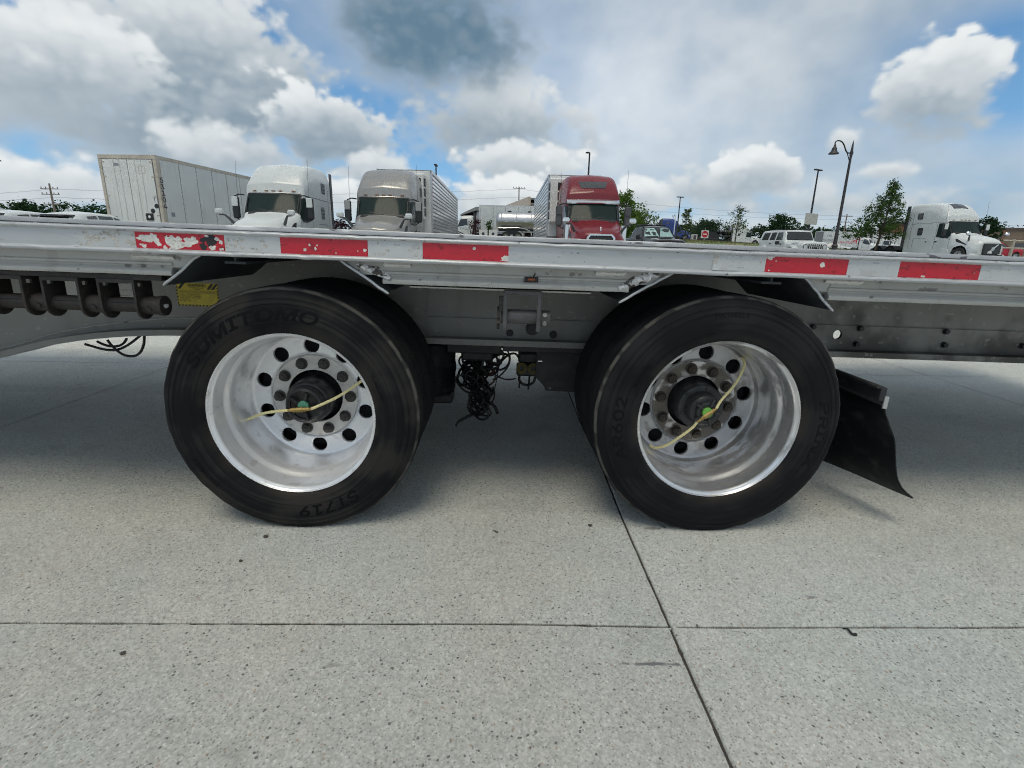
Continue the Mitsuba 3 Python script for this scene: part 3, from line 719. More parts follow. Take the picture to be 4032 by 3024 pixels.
# ------------------------------------------------------------------ under the trailer
for x in (-.7427, .8187):
    ax = part('axle', cat(cyl((x, .30, .45), (x, 2.25, .45), .064, 20)), 'm_black_steel')
    for y in (.47, 2.03):
        add(ax, 'brake_drum', rev([(.02, y - .13), (.205, y - .13), (.21, y - .10), (.21, y + .10), (.19, y + .12), (.02, y + .12)], 40, (x, 0, .45)), 'm_black_steel', 40, TR)
for s, x in ((-1, -.36), (1, 1.20)):
    ab = part('air_bag', revz([(.02, .555), (.12, .555), (.13, .54), (.125, .46), (.132, .42), (.125, .37), (.128, .31), (.12, .282), (.06, .278), (.02, .278)], 40, (x, .92, 0)), 'm_rubber_flap', 40)
    part('trailing_arm', box(x - .45 if s < 0 else x - .45, x + .12, .82, .96, .24, .29, .01), 'm_black_steel')
part('hanger_plate', poly_xz(sg.Polygon([(.014, .606), (.014, .566), (.19, .566), (.19, .41), (.236, .365), (.245, .34), (.50, .335), (.56, .39), (.56, .606)]).difference(sg.Point(.268, .352).buffer(.007)).difference(rrect(.198, .222, .490, .498, .003)), .78, .79), 'm_black_steel')
part('hanger_cap', box(.014, .56, .672, .79, .563, .6065, .004), 'm_black_steel')
part('hanger', box(.24, .56, .80, .98, .36, .60, .006), 'm_black_steel')
part('hanger', box(-.52, -.25, .88, 1.0, .40, .585, .006), 'm_black_steel')
bv = part('brake_valve', cat(box(.092, .215, .80, .86, .408, .470, .008), box(.10, .20, .82, .9, .47, .53, .01)), 'm_black_steel')
for x in (.118, .178):
    t = np.linspace(0, 2 * np.pi, 30)
    for r, w in ((.024, .0042), (.0155, .003)):
        add(bv, 'yellow_ring', tube(np.stack([x + r * np.cos(t), np.full(30, .797), .452 + r * 1.05 * np.sin(t)], -1), w, 6, False), 'm_ring_yellow', 60, TR)
part('drain_rod', cyl((.109, .80, .345), (.109, .80, .41), .0042, 8), 'm_hose')
part('drain_rod', cyl((.157, .80, .338), (.160, .80, .41), .0048, 8), 'm_hose')
part('mount_bar', cat(box(-.27, .01, .80, .96, .520, .575, .006), box(-.20, -.03, .85, .93, .47, .53, .01)), 'm_black_steel')
rng = np.random.default_rng(5)
for k in range(46):                                      # the tangle of spare air lines
    cx, cz = rng.uniform(-.195, -.03), .50 - .33 * k / 46 + rng.uniform(-.02, .02)
    if cz < .3: cx = rng.uniform(-.12, -.075)
    y = rng.uniform(.86, 1.0); a, b = rng.uniform(.028, .075), rng.uniform(.022, .055)
    if cz < .3: a, b = rng.uniform(.035, .056), rng.uniform(.03, .05)
    t = np.linspace(rng.uniform(0, 2), rng.uniform(5.5, 8.5), 34); tl = rng.uniform(-.6, .6)
    u, v = a * np.cos(t) * (1 + .1 * np.sin(3 * t + k)), b * np.sin(t) * (1 + .1 * np.cos(2 * t + k))
    part('air_line', tube(np.stack([cx + u * np.cos(tl) - v * np.sin(tl), y + .03 * np.sin(t * .7), cz + u * np.sin(tl) + v * np.cos(tl)], -1), rng.uniform(.0048, .0085), 6), 'm_hose_red' if k in (12, 19, 33) else 'm_hose', 60)
for pts, r in (([(-.10, .93, .17), (-.14, .93, .15), (-.19, .92, .125), (-.222, .91, .10), (-.226, .91, .085)], .006), ([(-.06, .93, .19), (-.11, .93, .16), (-.17, .92, .13), (-.215, .91, .105)], .005),
               ([(-.04, .9, .42), (.0, .89, .50), (.05, .87, .50), (.04, .87, .44), (.0, .88, .42), (.02, .86, .48), (.10, .84, .50)], .006), ([(-.05, .9, .48), (.03, .88, .535), (.055, .88, .50), (.02, .88, .40), (-.03, .9, .36)], .0045),
               ([(-.03, .88, .40), (.03, .86, .375), (.09, .84, .385)], .004), ([(-.03, .9, .32), (-.02, .9, .26), (-.045, .9, .215)], .005), ([(-.045, .9, .23), (-.01, .89, .20), (.0, .89, .17)], .009), ([(.0, .88, .60), (.0, .88, .50), (-.005, .88, .40), (-.03, .89, .28)], .0028),
               ([(.11, .83, .40), (.125, .83, .36), (.16, .83, .355), (.19, .83, .40)], .007), ([(-.03, .9, .50), (.002, .88, .56), (.004, .88, .60)], .003)):
    part('air_line', tube(curve(pts, 40), r, 7), 'm_hose', 60)
for pts in ([(-2.09, .82, .50), (-2.0, .82, .476), (-1.93, .82, .478), (-1.86, .84, .52), (-1.80, .85, .57)], [(-1.96, .8, .53), (-1.93, .8, .485), (-1.88, .8, .452), (-1.83, .8, .455), (-1.79, .8, .50), (-1.775, .8, .56)], [(-2.05, .85, .51), (-1.99, .85, .487), (-1.95, .85, .489), (-1.90, .85, .53)]):
    part('slack_hose', tube(curve(pts, 50), .0062, 8), 'm_hose', 60)

# mud flap behind the right wheel
n, m = 34, 20
s, t = np.meshgrid(np.linspace(0, 1, n), np.linspace(0, 1, m), indexing='ij')
yy = .02 + .61 * t
sweep = PchipInterpolator([0, .1, .22, .4, .6, .78, .9, 1.0], [0, .004, .028, .068, .092, .118, .152, .205])(s) * (1 - .78 * t) + .012 * np.sin(s * 9 + 2) * t
xx = 1.444 + sweep + .003 * np.sin(9 * t + 4 * s)
zz = .560 - .398 * s - .025 * t * s
fl1 = np.stack([xx, yy, zz], -1).reshape(-1, 3); fl2 = np.stack([xx - .007, yy, zz], -1).reshape(-1, 3)
mf = part('mud_flap', cat((fl1, grid_faces(n, m)), (fl2, grid_faces(n, m)[:, ::-1]), tube(np.stack([xx[:, 0] - .0035, yy[:, 0], zz[:, 0]], -1), .0038, 6), tube(np.stack([xx[-1] - .0035, yy[-1], zz[-1]], -1), .0038, 6)), 'm_rubber_flap', 60, label='black rubber mud flap curling back behind the right wheel')
add(mf, 'hanger_bar', cat(box(1.412, 1.436, .014, .66, .556, .608, .003), box(1.40, 1.425, .02, .66, .600, .612, .003)), 'm_black_steel', 30, TR)
add(mf, 'clamp_strip', box(1.4345, 1.4405, .016, .63, .536, .572, .001), 'm_winch_grey', 30, TR)
add(mf, 'clamp_end', box(1.4300, 1.4460, .010, .017, .528, .575, .001), 'm_galv', 30, TR)
add(mf, 'bolt', cyl((1.434, .075, .555), (1.431, .075, .555), .008, 10), 'm_galv', 30, TR)

# ------------------------------------------------------------------ wheels
TY = np.array([(.290, .022), (.2965, .008), (.304, -.002), (.312, -.0075), (.3135, -.0092), (.3155, -.0088), (.328, -.0148), (.343, -.0190), (.3445, -.0206), (.3465, -.0196), (.365, -.0212), (.385, -.0205), (.405, -.0165), (.4065, -.0178), (.4085, -.0163), (.424, -.0102), (.4255, -.0115), (.4275, -.0082), (.440, -.0005), (.4500, .0075), (.4560, .0135), (.4598, .0200), (.4615, .0255)])


def side_y(r):
    return np.interp(r, TY[:, 0], TY[:, 1])


def tyre_mesh(c, worn=0.0, n=200):
    tread = [(.4622, .034)]
    for g in (.062, .090, .124, .152):
        tread += [(.4627, g - .0062), (.4555, g - .0045), (.4555, g + .0045), (.4627, g + .0062)]
    tread += [(.4622, .180)]
    prof = np.vstack([TY, tread, np.c_[TY[::-1, 0], .214 - TY[::-1, 1]]])
    v, f = rev(prof, n)
    th = np.arctan2(v[:, 2], v[:, 0]); r = np.hypot(v[:, 0], v[:, 2])
    if worn:                                              # scalloped, ragged shoulder
        k = (meshkit.noise(np.stack([th * 14, r * 0, v[:, 1] * 20], -1), 3) - .4) * worn
        v = v * np.where((r > .448)[:, None] & (v[:, 1] < .03)[:, None], 1 - np.maximum(k, 0)[:, None] * np.array([1, 0, 1]), 1)
    v = v + np.array(c)
    low = np.clip((.045 - v[:, 2]) / .045, 0, 1)
    v[:, 1] -= np.where(v[:, 1] - c[1] < .05, 1, np.where(v[:, 1] - c[1] > .16, -1, 0)) * .007 * low
    v[:, 2] = np.maximum(v[:, 2], .0008)
    return v, f[:, ::-1]


def sidewall_text(s, height, r0, ang, c, bold=True, slant=0.0, spread=1.0, depth=.0011):
    m = meshkit.text_mesh(s, height, depth, bold); m = m.subdivide_to_size(.012)
    v = np.array(m.vertices); w = v[:, 0].max(); x = (v[:, 0] - w / 2) * spread + slant * v[:, 1]
    r = r0 + v[:, 1]; a = math.radians(ang) - x / (r0 + height / 2)
    return np.stack([c[0] + r * np.cos(a), c[1] + side_y(r) - .0002 - v[:, 2], c[2] + r * np.sin(a)], 1), np.array(m.faces)


def rubber(xc, zc_, dust, seed):
    def fn(p, n, uv):
        dx, dz = p.x - xc, p.z - zc_
        r = dr.sqrt(dx * dx + dz * dz); a = dr.atan2(dz, dx)
        k = fbm(p.x * 9 + seed, p.y * 9, p.z * 9, 4)
        rg = noise(r * 150, a * 0.8, seed)
        c = mi.Color3f([0.0075, 0.0085, 0.0105]) * (0.8 + 0.5 * k)
        d = smoothstep(0.38, 0.72, fbm(dx * 6 + seed, p.y * 4, dz * 6 + 3, 4) + 0.25 * (rg - 0.5))
        c = mix(c, mi.Color3f(dust), d * 0.62)
        inner = (1 - smoothstep(0.30, 0.345, r)) * smoothstep(0.3, 0.7, k)
        c = mix(c, mi.Color3f(0.042, 0.036, 0.029), inner * 0.7)
        sh = smoothstep(0.4485, 0.4535, r) * (1 - smoothstep(0.4575, 0.461, r)) * (0.35 + 0.65 * smoothstep(0.3, 0.6, noise(a * 16, p.y * 40, seed)))
        return mix(c, mi.Color3f(0.12, 0.115, 0.105), sh * 0.75)
    return fn


pr('m_tyre_dusty', rubber(-.7427, .4507, (0.040, 0.037, 0.034), 2.0), 0.72, specular=0.13, bump=lambda p, n, uv: 0.0008 * fbm(p.x * 80, p.y * 80, p.z * 80, 3))
pr('m_tyre_dark', rubber(.8187, .4507, (0.024, 0.025, 0.027), 7.0), 0.70, specular=0.14, bump=lambda p, n, uv: 0.0008 * fbm(p.x * 80, p.y * 80, p.z * 80, 3))
pr('m_tyre_inner', vary((0.012, 0.0125, 0.014), 0.4, 9), 0.75, specular=0.2)
flat('m_tyre_letters', (0.003, 0.0035, 0.0045), 0.5, specular=0.15)
pr('m_tyre_letters_faint', vary((0.0025, 0.003, 0.004), 0.3, 20), 0.5, specular=0.2)


def rim_painted(p, n, uv):
    k = fbm(p.x * 12, p.y * 12, p.z * 12, 4)
    c = mi.Color3f([0.78, 0.79, 0.81]) * (0.93 + 0.1 * k + 0.06 * noise(p.x * 300, p.y * 300, p.z * 300))
    return mix(c, mi.Color3f(0.36, 0.35, 0.33), smoothstep(0.62, 0.8, fbm(p.x * 30, p.y * 30, p.z * 30, 3)) * 0.35)


def grime(p):
    dx, dz = p.x - .8187, p.z - .4507
    r = dr.sqrt(dx * dx + dz * dz); a = dr.atan2(dz, dx)
    return smoothstep(0.50, 0.66, fbm(a * 3.2 + 5, p.y * 34, r * 14, 5) + 0.16 * (fbm(p.x * 60, p.y * 60, p.z * 60, 3) - 0.5))


pr('m_rim_silver', rim_painted, 0.34, 0.6)
pr('m_rim_polished', lambda p, n, uv: mix(mi.Color3f(0.80, 0.81, 0.83) * (0.85 + 0.2 * fbm(p.x * 20, p.y * 20, p.z * 20, 3)), mi.Color3f(0.20, 0.19, 0.175), grime(p) * 0.6), lambda p, n, uv: 0.27 + 0.38 * grime(p), 0.85)
pr('m_disc_brushed', lambda p, n, uv: mix(mi.Color3f(0.46, 0.46, 0.47) * (0.8 + 0.3 * fbm(p.x * 20, p.y * 20, p.z * 20, 3)), mi.Color3f(0.17, 0.155, 0.135), grime(p) * 0.65), 0.38, 0.7)


def disc_dirty(p, n, uv):
    dx, dz = p.x - .8187, p.z - .4507
    r = dr.sqrt(dx * dx + dz * dz)
    d = smoothstep(0.33, 0.50, fbm(p.x * 26, p.y * 26, p.z * 26, 4)) * (1 - smoothstep(0.168, 0.176, r))
    streaks = smoothstep(0.52, 0.7, fbm(dr.atan2(dz, dx) * 9, r * 14, 3, 4)) * 0.5
    return mix(mi.Color3f(0.60, 0.59, 0.58) * (0.85 + 0.2 * fbm(p.x * 25, p.z * 25, 1, 3)), mi.Color3f(0.075, 0.062, 0.05), dr.maximum(d * 0.9, streaks))


pr('m_disc_dirty', disc_dirty, 0.36, 0.6)
pr('m_disc_clean', lambda p, n, uv: mix(mi.Color3f(0.60, 0.585, 0.565) * (0.8 + 0.35 * fbm(p.x * 20, p.y * 20, p.z * 20, 4)), mi.Color3f(0.25, 0.23, 0.21), smoothstep(0.60, 0.78, fbm(p.x * 34, p.y * 30, p.z * 34, 4)) * 0.6), 0.42, 0.5)
pr('m_hub', vary((0.010, 0.011, 0.012), 0.4, 20, (0.075, 0.07, 0.065), 0.35), 0.34)
pr('m_hub_grey', vary((0.042, 0.044, 0.047), 0.4, 30, (0.02, 0.02, 0.02), 0.6), 0.4, 0.3)
pr('m_nut', vary((0.055, 0.052, 0.048), 0.5, 60, (0.02, 0.018, 0.016), 0.8), 0.5, 0.3)
pr('m_nut_rusty', vary((0.055, 0.045, 0.036), 0.5, 60, (0.02, 0.018, 0.016), 0.8), 0.6, 0.2)
flat('m_green_cap', (0.08, 0.27, 0.18), 0.4)
flat('m_lime_cap', (0.16, 0.46, 0.07), 0.4)

RIM = [(.262, .262), (.2625, .225), (.263, .150), (.2655, .128), (.272, .108), (.2795, .094), (.284, .084), (.2848, .060), (.2852, .030), (.2868, .018), (.2905, .0105), (.2955, .0075), (.2990, .0045), (.3005, .0005), (.3022, -.0005), (.3040, .0010), (.3046, .0050), (.3030, .0110), (.2975, .0150), (.292, .03), (.290, .06)]


def fine(prof, k=3):
    p = np.array(prof); s = np.r_[0, np.cumsum(np.hypot(*np.diff(p, axis=0).T))]
    return PchipInterpolator(s, p)(np.unique(np.r_[s, np.linspace(0, s[-1], len(p) * k)]))


def disc_ring(r0, r1, y, thick, holes, c, n=96):
    t = np.arange(n) * 2 * np.pi / n
    P = sg.Polygon(np.stack([r1 * np.cos(t), r1 * np.sin(t)], 1), [np.stack([r0 * np.cos(t), r0 * np.sin(t)], 1)])
    for h in holes:
        P = P.difference(h)
    v, f = poly_xz(P, y, y + thick)
    return v + np.array(c) * [1, 1, 1], f


def wheel(c, tyre_mat, rim_mat, disc_mat, nut_mat, hub_kind, hole_ph, nut_ph, worn, letters):
    w = f'{FT}__wheel'
    if any(k.startswith(w + '__') for k in scene):
        w = f'{FT}__wheel_001'
    labels[w] = {'label': letters[0]}
    c = np.array(c)
    add(w, 'tyre', tyre_mesh(c, worn), tyre_mat, 40)
    for name, m in letters[1]:
        add(w, 'lettering', m, name, False)
    add(w, 'rim', (lambda q: (q[0], q[1][:, ::-1]))(rev(fine(RIM), 160, c)), rim_mat, 50)
    ha = [math.radians(hole_ph + 36 * k) for k in range(10)]
    HH = [sg.Point(.2105 * math.cos(a), .2105 * math.sin(a)).buffer(.031, quad_segs=10) for a in ha]
    add(w, 'disc', cat(disc_ring(.1745, .2640, .2575, .014, HH, c), *[tube(np.stack([c[0] + .2105 * math.cos(a) + .0318 * np.cos(q), np.full(25, c[1] + .2580), c[2] + .2105 * math.sin(a) + .0318 * np.sin(q)], -1), .0018, 5, False) for a in ha for q in [np.linspace(0, 2 * np.pi, 25)]],
                       (lambda q: (q[0], q[1][:, ::-1]))(rev([(.2450, .2576), (.2540, .2545), (.2600, .2460), (.2628, .2350), (.2640, .2575)], 120, c)),
                       (lambda q: (q[0], q[1][:, ::-1]))(rev([(.1700, .2600), (.1725, .2520), (.1765, .2490), (.1805, .2520), (.1835, .2574)], 120, c))), 'm_rim_silver' if hub_kind == 0 else 'm_disc_brushed', 30)
    na = [math.radians(nut_ph + 36 * k) for k in range(10)]
    add(w, 'bolt_face', disc_ring(.1105, .1712, .2540, .016, [sg.Point(.142875 * math.cos(a), .142875 * math.sin(a)).buffer(.0180) for a in na], c), disc_mat, 30)
    for k, a in enumerate(na):
        x, z = c[0] + .142875 * math.cos(a), c[2] + .142875 * math.sin(a)
        hexp = [(.0185, .2560), (.0185, .2330), (.0155, .2300), (.0090, .2296), (.0088, .2255), (.0060, .2235), (.0002, .2233)]
        v, f = rev(hexp[:3], 6, (0, 0, 0), .4 * k); v2, f2 = rev([(.0153, .2301)] + hexp[3:], 14)
        v3, f3 = rev([(.0235, .2565), (.0235, .2520), (.0195, .2500), (.0170, .2498)], 20)
        m = cat((v, f[:, ::-1]), (v2, f2[:, ::-1]), (v3, f3[:, ::-1]))
        add(w, 'lug_nut', (m[0] + [x, c[1], z], m[1]), nut_mat, 30)
    back = lambda q: (q[0], q[1][:, ::-1])
    if hub_kind == 0:
        hub = [(.112, .300), (.100, .275), (.0900, .262), (.0880, .200), (.0860, .168), (.0800, .160), (.0735, .158), (.0715, .135), (.0690, .122), (.0600, .1165), (.0560, .1200), (.0520, .1205), (.0500, .1280), (.0300, .1300), (.0002, .1300)]
    else:
        hub = [(.112, .300), (.100, .275), (.0940, .262), (.0930, .190), (.0915, .178), (.0880, .175), (.0690, .1745), (.0660, .165), (.0640, .140), (.0600, .130), (.0540, .125), (.0440, .124), (.0420, .112), (.0400, .108), (.0340, .1065), (.0320, .1120), (.0200, .1130), (.0002, .1130)]
    add(w, 'hub', back(rev(fine(hub, 1), 72, c)), 'm_hub' if hub_kind == 0 else 'm_hub_grey', 35)
    add(w, 'hub_well', back(rev([(.1120, .2700), (.1125, .45), (.02, .45)], 48, c)), 'm_tyre_inner', 35)
    yf = (.117 if hub_kind == 0 else .107)
    add(w, 'hub_cap', cat(back(rev([(.0205, yf + .008), (.0205, yf - .002), (.0185, yf - .004), (.0002, yf - .004)], 32, c))), 'm_green_cap' if hub_kind == 0 else 'm_lime_cap', 30)
    sp = [cat(box(-.004, .004, yf - .006, yf + .006, .027, .056)), ]
    add(w, 'hub_spoke', cat(*[move(sp[0], np.array(T().translate(c.tolist()).rotate([0, 1, 0], a).matrix)) for a in (20, 92, 164, 236, 308)]), 'm_hub' if hub_kind == 0 else 'm_hub_grey', 30)
    for k in range(6 if hub_kind else 0):
        a = k * math.pi / 3 + .3; q = c + [.079 * math.cos(a), 0, .079 * math.sin(a)]
        add(w, 'hub_bolt', cyl(q + [0, .170, 0], q + [0, .178, 0], .0075, 6), 'm_hub_grey', 30)
    return w


CL, CR = np.array([-.7427, 0, .4507]), np.array([.8187, -.0099, .4507])
w1 = wheel(CL, 'm_tyre_dusty', 'm_rim_silver', 'm_disc_clean', 'm_nut', 0, 18, 0, .012, ('left dual wheel with a matt silver rim and thin yellow hose',
     [('m_tyre_letters', sidewall_text('SUMITOMO', .041, .352, 111, CL, True, .25, 1.62)), ('m_tyre_letters', sidewall_text('ST719', .041, .352, -70, CL, True, .2, 1.35)), ('m_tyre_letters_faint', sidewall_text('255/70R22.5', .014, .385, 214, CL, False, 0, 1.1)), ('m_tyre_letters_faint', sidewall_text('TUBELESS', .012, .335, 20, CL, False, 0, 1.2))]))
w2 = wheel(CR, 'm_tyre_dark', 'm_rim_polished', 'm_disc_dirty', 'm_nut_rusty', 1, 10, -8, .016, ('right dual wheel with a polished rim, rusty bolt face and lime hub cap',
     [('m_tyre_letters_faint', sidewall_text('AR602', .036, .362, 184, CR, True, 0, 1.55)), ('m_tyre_letters_faint', sidewall_text('PRINX', .036, .362, -6, CR, True, .15, 1.75)), ('m_tyre_letters_faint', sidewall_text('255/70R22.5', .013, .390, 92, CR, False, 0, 1.1)), ('m_tyre_letters_faint', sidewall_text('REGIONAL', .012, .350, 150, CR, False, 0, 1.2))]))


def inflation_hose(w, c, y, p1, p2, ends, ang):
    a = math.radians(ang); d = np.array([math.cos(a), 0, math.sin(a)]); o = np.array([c[0] + .0, y, c[2]])
    o = np.array(ends)
    add(w, 'tee_fitting', cat(cyl(o - d * .036, o + d * .036, .0072, 6), cyl(o - d * .013, o + d * .013, .0105, 8), cyl(o - d * .046, o - d * .030, .0048, 10), cyl(o + d * .030, o + d * .046, .0048, 10), cyl(o + d * .018, o + d * .024, .0092, 8), cyl(o - d * .024, o - d * .018, .0092, 8), cyl(o, o + np.array([0, .02, 0]), .008, 10)), 'm_brass', 30)
    add(w, 'air_hose', tube(curve([o - d * .044, *p1], 30), .0055, 8), 'm_hose_yellow', 60)
    add(w, 'air_hose', tube(curve([o + d * .044, *p2], 30), .0055, 8), 'm_hose_yellow', 60)


inflation_hose(w1, CL, .108, [(-.85, .118, .428), (-.905, .138, .413), (-.955, .165, .390), (-.992, .185, .372)], [(-.665, .118, .462), (-.62, .135, .482), (-.575, .160, .508), (-.535, .19, .535), (-.525, .24, .545)], (-.752, .104, .441), 4)
inflation_hose(w2, CR, .098, [(.770, .110, .383), (.735, .130, .338), (.700, .160, .292), (.665, .195, .262), (.652, .235, .255)], [(.870, .110, .495), (.912, .130, .535), (.957, .160, .585), (.985, .195, .625), (.993, .245, .640)], (.816, .096, .441), 38)
for k, (c, m) in enumerate(((CL, 'm_tyre_inner'), (CR, 'm_tyre_inner'), )):
    wi = f'{FT}__inner_wheel' + ('' if k == 0 else '_001')
    add(wi, 'tyre', tyre_mesh(c + [0, .324, 0], 0, 120), m, 40)
    add(wi, 'rim', (lambda q: (q[0], q[1][:, ::-1]))(rev([(.112, .02), (.25, .02), (.262, .11), (.27, .06), (.285, .04), (.290, .01), (.302, .0), (.302, .214), (.27, .2)], 80, c + [0, .324, 0])), 'm_black_steel', 40)
    for j, y in enumerate((1.93, 2.26)):
        add(f'{FT}__far_wheel' + ('' if k + j == 0 else f'_{2 * k + j:03d}'), 'tyre', tyre_mesh(np.array([c[0], y, c[2]]), 0, 80), m, 40)
        add(f'{FT}__far_wheel' + ('' if k + j == 0 else f'_{2 * k + j:03d}'), 'rim', (lambda q: (q[0], q[1][:, ::-1]))(rev([(.05, .12), (.262, .11), (.285, .04), (.302, .0), (.302, .214), (.27, .2), (.05, .16)], 60, (c[0], y, c[2]))), 'm_black_steel', 40)

# ------------------------------------------------------------------ vehicle kit
def paint(name, color, dirt=0.12, rough=0.28, metal=0.0, coat=0.35):
    def fn(p, n, uv):
        k = fbm(p.x * 2.3, p.y * 2.3, p.z * 2.3, 3)
        return mi.Color3f(list(color)) * (1 - dirt * 0.6 + dirt * k)
    return pr(name, fn, rough, metal, back=(0.035, 0.037, 0.038), clearcoat=coat, clearcoat_gloss=0.85)


paint('m_white', (0.60, 0.63, 0.625)); paint('m_white_b', (0.58, 0.605, 0.61)); paint('m_bronze', (0.33, 0.325, 0.31), .12, .26, .4); paint('m_maroon', (0.165, 0.010, 0.018)); paint('m_blue', (0.02, 0.05, 0.24))
paint('m_charcoal', (0.06, 0.062, 0.068), .2, .22, .3); paint('m_red', (0.38, 0.012, 0.03)); paint('m_silver_car', (0.5, 0.51, 0.52), .1, .25, .5)
flat('m_trim', (0.018, 0.019, 0.021), 0.45); flat('m_gap', (0.20, 0.205, 0.21), 0.6); flat('m_trim_grey', (0.075, 0.078, 0.083), 0.5)
flat('m_chrome', (0.82, 0.83, 0.84), 0.10, 1.0); flat('m_dull_alu', (0.55, 0.56, 0.57), 0.3, 0.8)
flat('m_dark_glass', (0.012, 0.016, 0.018), 0.03, 0.0, clearcoat=1.0, clearcoat_gloss=0.98)
flat('m_tint_glass', (0.05, 0.055, 0.06), 0.05, 0.0, clearcoat=1.0, clearcoat_gloss=0.98)
flat('m_pane', (0.022, 0.036, 0.035), 0.10, specular=0.10)
flat('m_inside', (0.035, 0.037, 0.04), 0.9); flat('m_inside_light', (0.22, 0.23, 0.23), 0.9)
flat('m_mesh_grille', (0.03, 0.032, 0.035), 0.5); flat('m_orange', (0.24, 0.13, 0.07), 0.35); flat('m_lamp_red', (0.5, 0.02, 0.02), 0.3); flat('m_headlamp', (0.55, 0.57, 0.58), 0.15, 0.4)
pr('m_tyre', vary((0.024, 0.025, 0.027), 0.4, 6), 0.8)
flat('m_white_plain', (0.66, 0.67, 0.66), 0.4); flat('m_red_plain', (0.48, 0.02, 0.03), 0.4); flat('m_sun_shade', (0.35, 0.52, 0.50), 0.4, 0.3)
flat('m_ink', (0.04, 0.045, 0.06), 0.5); flat('m_ink_grey', (0.26, 0.27, 0.30), 0.5); flat('m_ink_red', (0.50, 0.03, 0.05), 0.5)


class Loft:
    """a body skinned over cross-sections: stations [(x, [(half width, z), ...])] from the sill up to the roof's middle"""

    def __init__(self, stations, dx=0.06, rad=None, seg=5, bow=None, bow_pow=2.0):
        X = np.array([s[0] for s in stations]); P = np.array([s[1] for s in stations], float)
        o = np.argsort(X); X, P = X[o], P[o]; K = P.shape[1]
        xs = np.unique(np.concatenate([np.linspace(a, b, max(2, int(round((b - a) / dx)) + 1)) for a, b in zip(X[:-1], X[1:])]))
        C = PchipInterpolator(X, P, axis=0)(xs)
        rad = rad or [0] + [.08] * (K - 2) + [0]
        rows = []
        for c in C:
            full = np.vstack([c * [1, 1], (c[:-1] * [-1, 1])[::-1]]); rr = list(rad) + list(rad[:-1])[::-1]
            pts = [full[0]]
            for i in range(1, len(full) - 1):
                a, b, d = full[i - 1], full[i], full[i + 1]
                la, ld = np.linalg.norm(a - b), np.linalg.norm(d - b); r = min(rr[i], la * .45, ld * .45)
                p, q = b + (a - b) / max(la, 1e-9) * r, b + (d - b) / max(ld, 1e-9) * r
                pts.append(('c', p, b, q))
            pts.append(full[-1]); out, last = [], full[0]
            for t in pts[1:]:
                p = t[1] if isinstance(t, tuple) else t
                out += [last + (p - last) * k / seg for k in range(seg)]
                if isinstance(t, tuple):
                    _, p, b, q = t
                    out += [(1 - u) ** 2 * p + 2 * u * (1 - u) * b + u * u * q for u in (0, .25, .5, .75)]; last = q
                else:
                    out.append(p)
            rows.append(out)
        R = np.array(rows); V = np.concatenate([np.broadcast_to(xs[:, None, None], R.shape[:2] + (1,)), R], -1)
        if bow:
            w = np.abs(V[..., 1]).max(1, keepdims=True); V[..., 0] -= np.interp(V[..., 0], *zip(*bow)) * (np.abs(V[..., 1]) / np.maximum(w, 1e-6)) ** bow_pow
        self.nx, self.ny = V.shape[:2]; self.V = V.reshape(-1, 3)
        f = grid_faces(self.nx, self.ny); e0, e1 = np.arange(self.ny), np.arange(self.ny) + (self.nx - 1) * self.ny
        self.V = np.vstack([self.V, V[0].mean(0), V[-1].mean(0)]); n = self.nx * self.ny
        tri = np.vstack([f[:, [0, 1, 2]], f[:, [0, 2, 3]], np.stack([e0[1:], e0[:-1], e0[1:] * 0 + n], 1), np.stack([e1[:-1], e1[1:], e1[1:] * 0 + n + 1], 1)])
        self.F = tri; self.upd()
        if np.mean(self.N[:, 2] * (self.Cn[:, 2] - self.V[:, 2].mean()) + self.N[:, 1] * self.Cn[:, 1]) < 0:
            self.F = self.F[:, ::-1]; self.upd()

    def upd(self):
        a, b, c = (self.V[self.F[:, k]] for k in range(3)); n = np.cross(b - a, c - a); self.N = n / np.maximum(np.linalg.norm(n, axis=1, keepdims=True), 1e-12); self.Cn = (a + b + c) / 3
        self._i = {}

    def take(self, mask):
        f = self.F[mask]; u, i = np.unique(f, return_inverse=True); return self.V[u], i.reshape(f.shape)

    def _interp(self, kind):
        if kind not in self._i:
            from scipy.interpolate import NearestNDInterpolator
            m = {'side': self.N[:, 1] > .45, 'front': self.N[:, 0] > .2, 'top': self.N[:, 2] > .25, 'rear': self.N[:, 0] < -.2}[kind]
            v = self.V[np.unique(self.F[m])]; ab, c = {'side': ([0, 2], 1), 'front': ([1, 2], 0), 'top': ([0, 1], 2), 'rear': ([1, 2], 0)}[kind]
            self._i[kind] = (LinearNDInterpolator(v[:, ab], v[:, c]), NearestNDInterpolator(v[:, ab], v[:, c]))
        return self._i[kind]

    def at(self, kind, a, b):
        l, nn = self._interp(kind); q = np.stack([a, b], -1); r = l(q); return np.where(np.isnan(r), nn(q), r)

    def smooth_front(self, poly):
        """a smooth curved pane fitted to the body inside the outline"""
        m = self.inside('front', poly.buffer(.02)); q = self.V[np.unique(self.F[m])]
        B = lambda y, z: np.stack([y * 0 + 1, z, y * y, z * z, z * y * y, y ** 4], -1)
        k, *_ = np.linalg.lstsq(B(q[:, 1], q[:, 2]), q[:, 0], rcond=None)
        self.fit = lambda y, z: B(y, z) @ k

    def inside(self, kind, poly, side=1):
        c = self.Cn; k = {'side': (self.N[:, 1] * side > .45, 0, 2), 'front': (self.N[:, 0] > .2, 1, 2), 'top': (self.N[:, 2] > .25, 0, 1), 'rear': (self.N[:, 0] < -.2, 1, 2)}[kind]
        return k[0] & shapely.contains_xy(poly, c[:, k[1]], c[:, k[2]])

